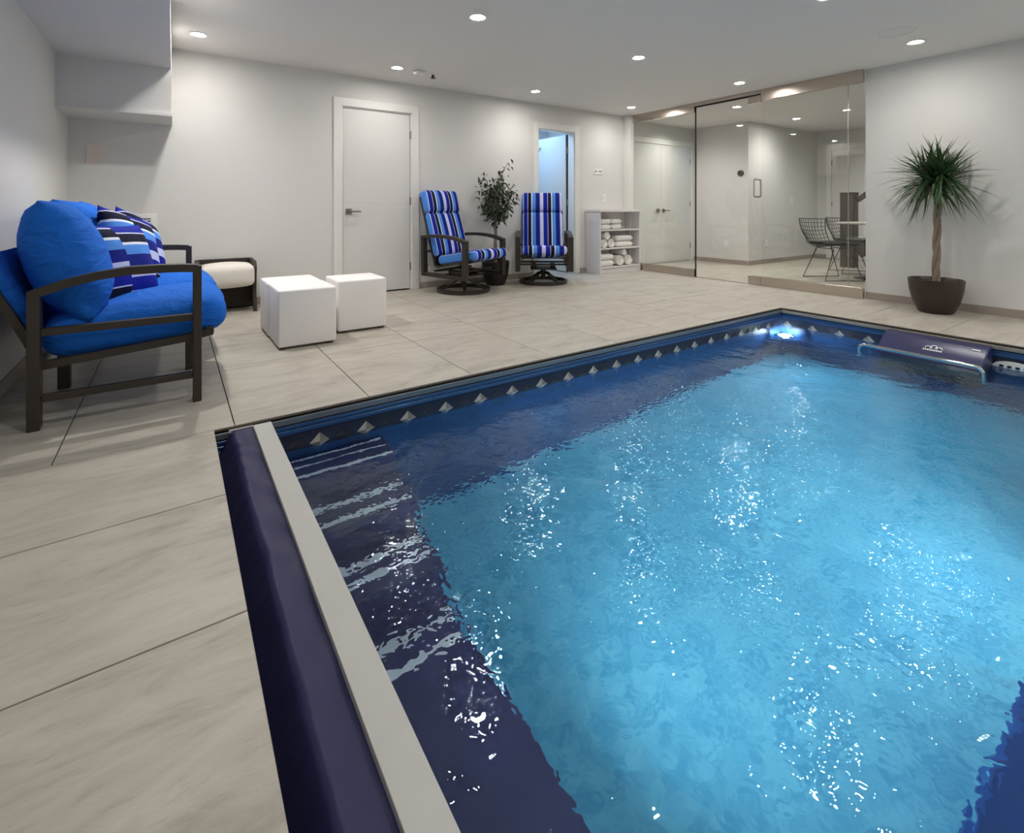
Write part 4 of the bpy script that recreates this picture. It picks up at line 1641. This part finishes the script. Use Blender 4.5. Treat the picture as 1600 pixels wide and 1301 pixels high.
towel('r', 5.60, yc, z, 'rolled white towel on the bottom shelf, farthest from the folded pair', (0.084, 0.24))
towel('r', 5.51, yc, z + 0.146, 'small rolled white towel on the bottom shelf, lying on two rolls', (0.052, 0.24))

# ------------------------------------------------------------------ anteroom furniture
wc = empty('wire_chair', (7.20, 3.03, 0), 0)


def shell(u, v):
    """u across -1..1, v from seat front 0 to back top 1 ; faces +x locally"""
    if v < 0.5:
        t_ = v / 0.5
        x = 0.22 - 0.42 * t_
        zc = 0.46 - 0.03 * t_ + 0.035 * (1 - t_) ** 3 * -1
        hw = 0.24 - 0.02 * t_
        rise = 0.05
    else:
        t_ = (v - 0.5) / 0.5
        x = -0.20 - 0.13 * t_ - 0.03 * math.sin(t_ * PI)
        zc = 0.43 + 0.37 * t_
        hw = 0.22 + 0.05 * t_
        rise = 0.05 * (1 - t_)
    fwd = 0.07 * u * u * (v > 0.5) * (0.4 + 0.6 * (v - 0.5))
    return Vector((x + fwd, u * hw, zc + rise * u * u))


bm = bmesh.new()
for i in range(11):
    u = -1 + 0.2 * i
    tube(bm, [shell(u, v) for v in np.linspace(0, 1, 13)], 0.0035 if abs(u) < 0.99 else 0.006, 5)
for j in range(15):
    v = j / 14
    tube(bm, [shell(u, v) for u in np.linspace(-1, 1, 9)], 0.0035 if 0 < j < 14 else 0.006, 5)
link_bm('wire_shell', bm, M_BLACK, wc)
for sy in (-1, 1):
    bm = bmesh.new()
    y = sy * 0.225
    tube(bm, [(0.10, y * 0.75, 0.42), (0.25, y, 0.008), (-0.25, y, 0.008), (-0.10, y * 0.75, 0.40)], 0.007, 6)
    link_bm('sled_leg', bm, M_BLACK, wc)
bm = bmesh.new()
for x in (0.10, -0.10):
    tube(bm, [(x, -0.17, 0.41), (x, 0.17, 0.41)], 0.006, 6)
link_bm('cross_bar', bm, M_BLACK, wc)
bm = bmesh.new()
rbox(bm, (0.40, 0.40, 0.045), 0.02, 6, (0, 0, 0.008), Matrix.Translation((0.01, 0, 0.475)))
link_bm('seat_pad', bm, M_BLACK, wc, 'all')
tag(wc, 'black wire side chair in full view behind the fixed glass', 'chair', 'wire chairs')
wc.rotation_euler = (0, 0, R(-32))
for p, a, lb in (((8.16, 3.14, 0), R(-48), 'black wire side chair behind the round table, partly hidden by the post'),):
    o = copy_tree(wc)
    o.location = p
    o.rotation_euler = (0, 0, a)
    tag(o, lb, 'chair', 'wire chairs')

tb = empty('round_table', (7.65, 2.72, 0))
tag(tb, 'round table with a thin pale top among the wire chairs', 'table')
bm = bmesh.new()
lathe(bm, [(0, 0.725), (0.40, 0.725), (0.425, 0.735), (0.425, 0.748), (0, 0.750)], 48)
link_bm('table_top', bm, M_TABLE, tb, smooth=True)
bm = bmesh.new()
lathe(bm, [(0, 0), (0.22, 0.0), (0.21, 0.012), (0.05, 0.03), (0.028, 0.06), (0.028, 0.66), (0.06, 0.725), (0, 0.725)], 28)
link_bm('pedestal', bm, M_BLACK, tb, smooth=True)

sr = empty('stair_railing', (8.9, 3.5, 0))
tag(sr, 'dark wooden newel post and rail of a staircase behind the glass', 'railing')
link_bm('newel_post', bx((-0.095, -0.095, 0), (0.095, 0.095, 1.16), 0.005, 1), M_POST, sr)
link_bm('post_cap', bx((-0.10, -0.10, 1.16), (0.10, 0.10, 1.19), 0.005, 1), M_POST, sr)
bm = bmesh.new()
bar(bm, [(0, -0.11, 1.06), (0, -1.3, 1.95)], 0.06, 0.07, (1, 0, 0))
link_bm('handrail', bm, M_POST, sr)
bm = bmesh.new()
bar(bm, [(0, -0.11, 0.25), (0, -1.3, 1.14)], 0.05, 0.22, (1, 0, 0))
link_bm('stringer', bm, M_POST, sr)
for k in range(7):
    y = -0.25 - 0.15 * k
    z0 = 0.25 + (-(y) - 0.11) * 0.748 + 0.08
    link_bm('baluster', bx((-0.015, y - 0.015, z0), (0.015, y + 0.015, z0 + 0.72)), M_POST, sr)
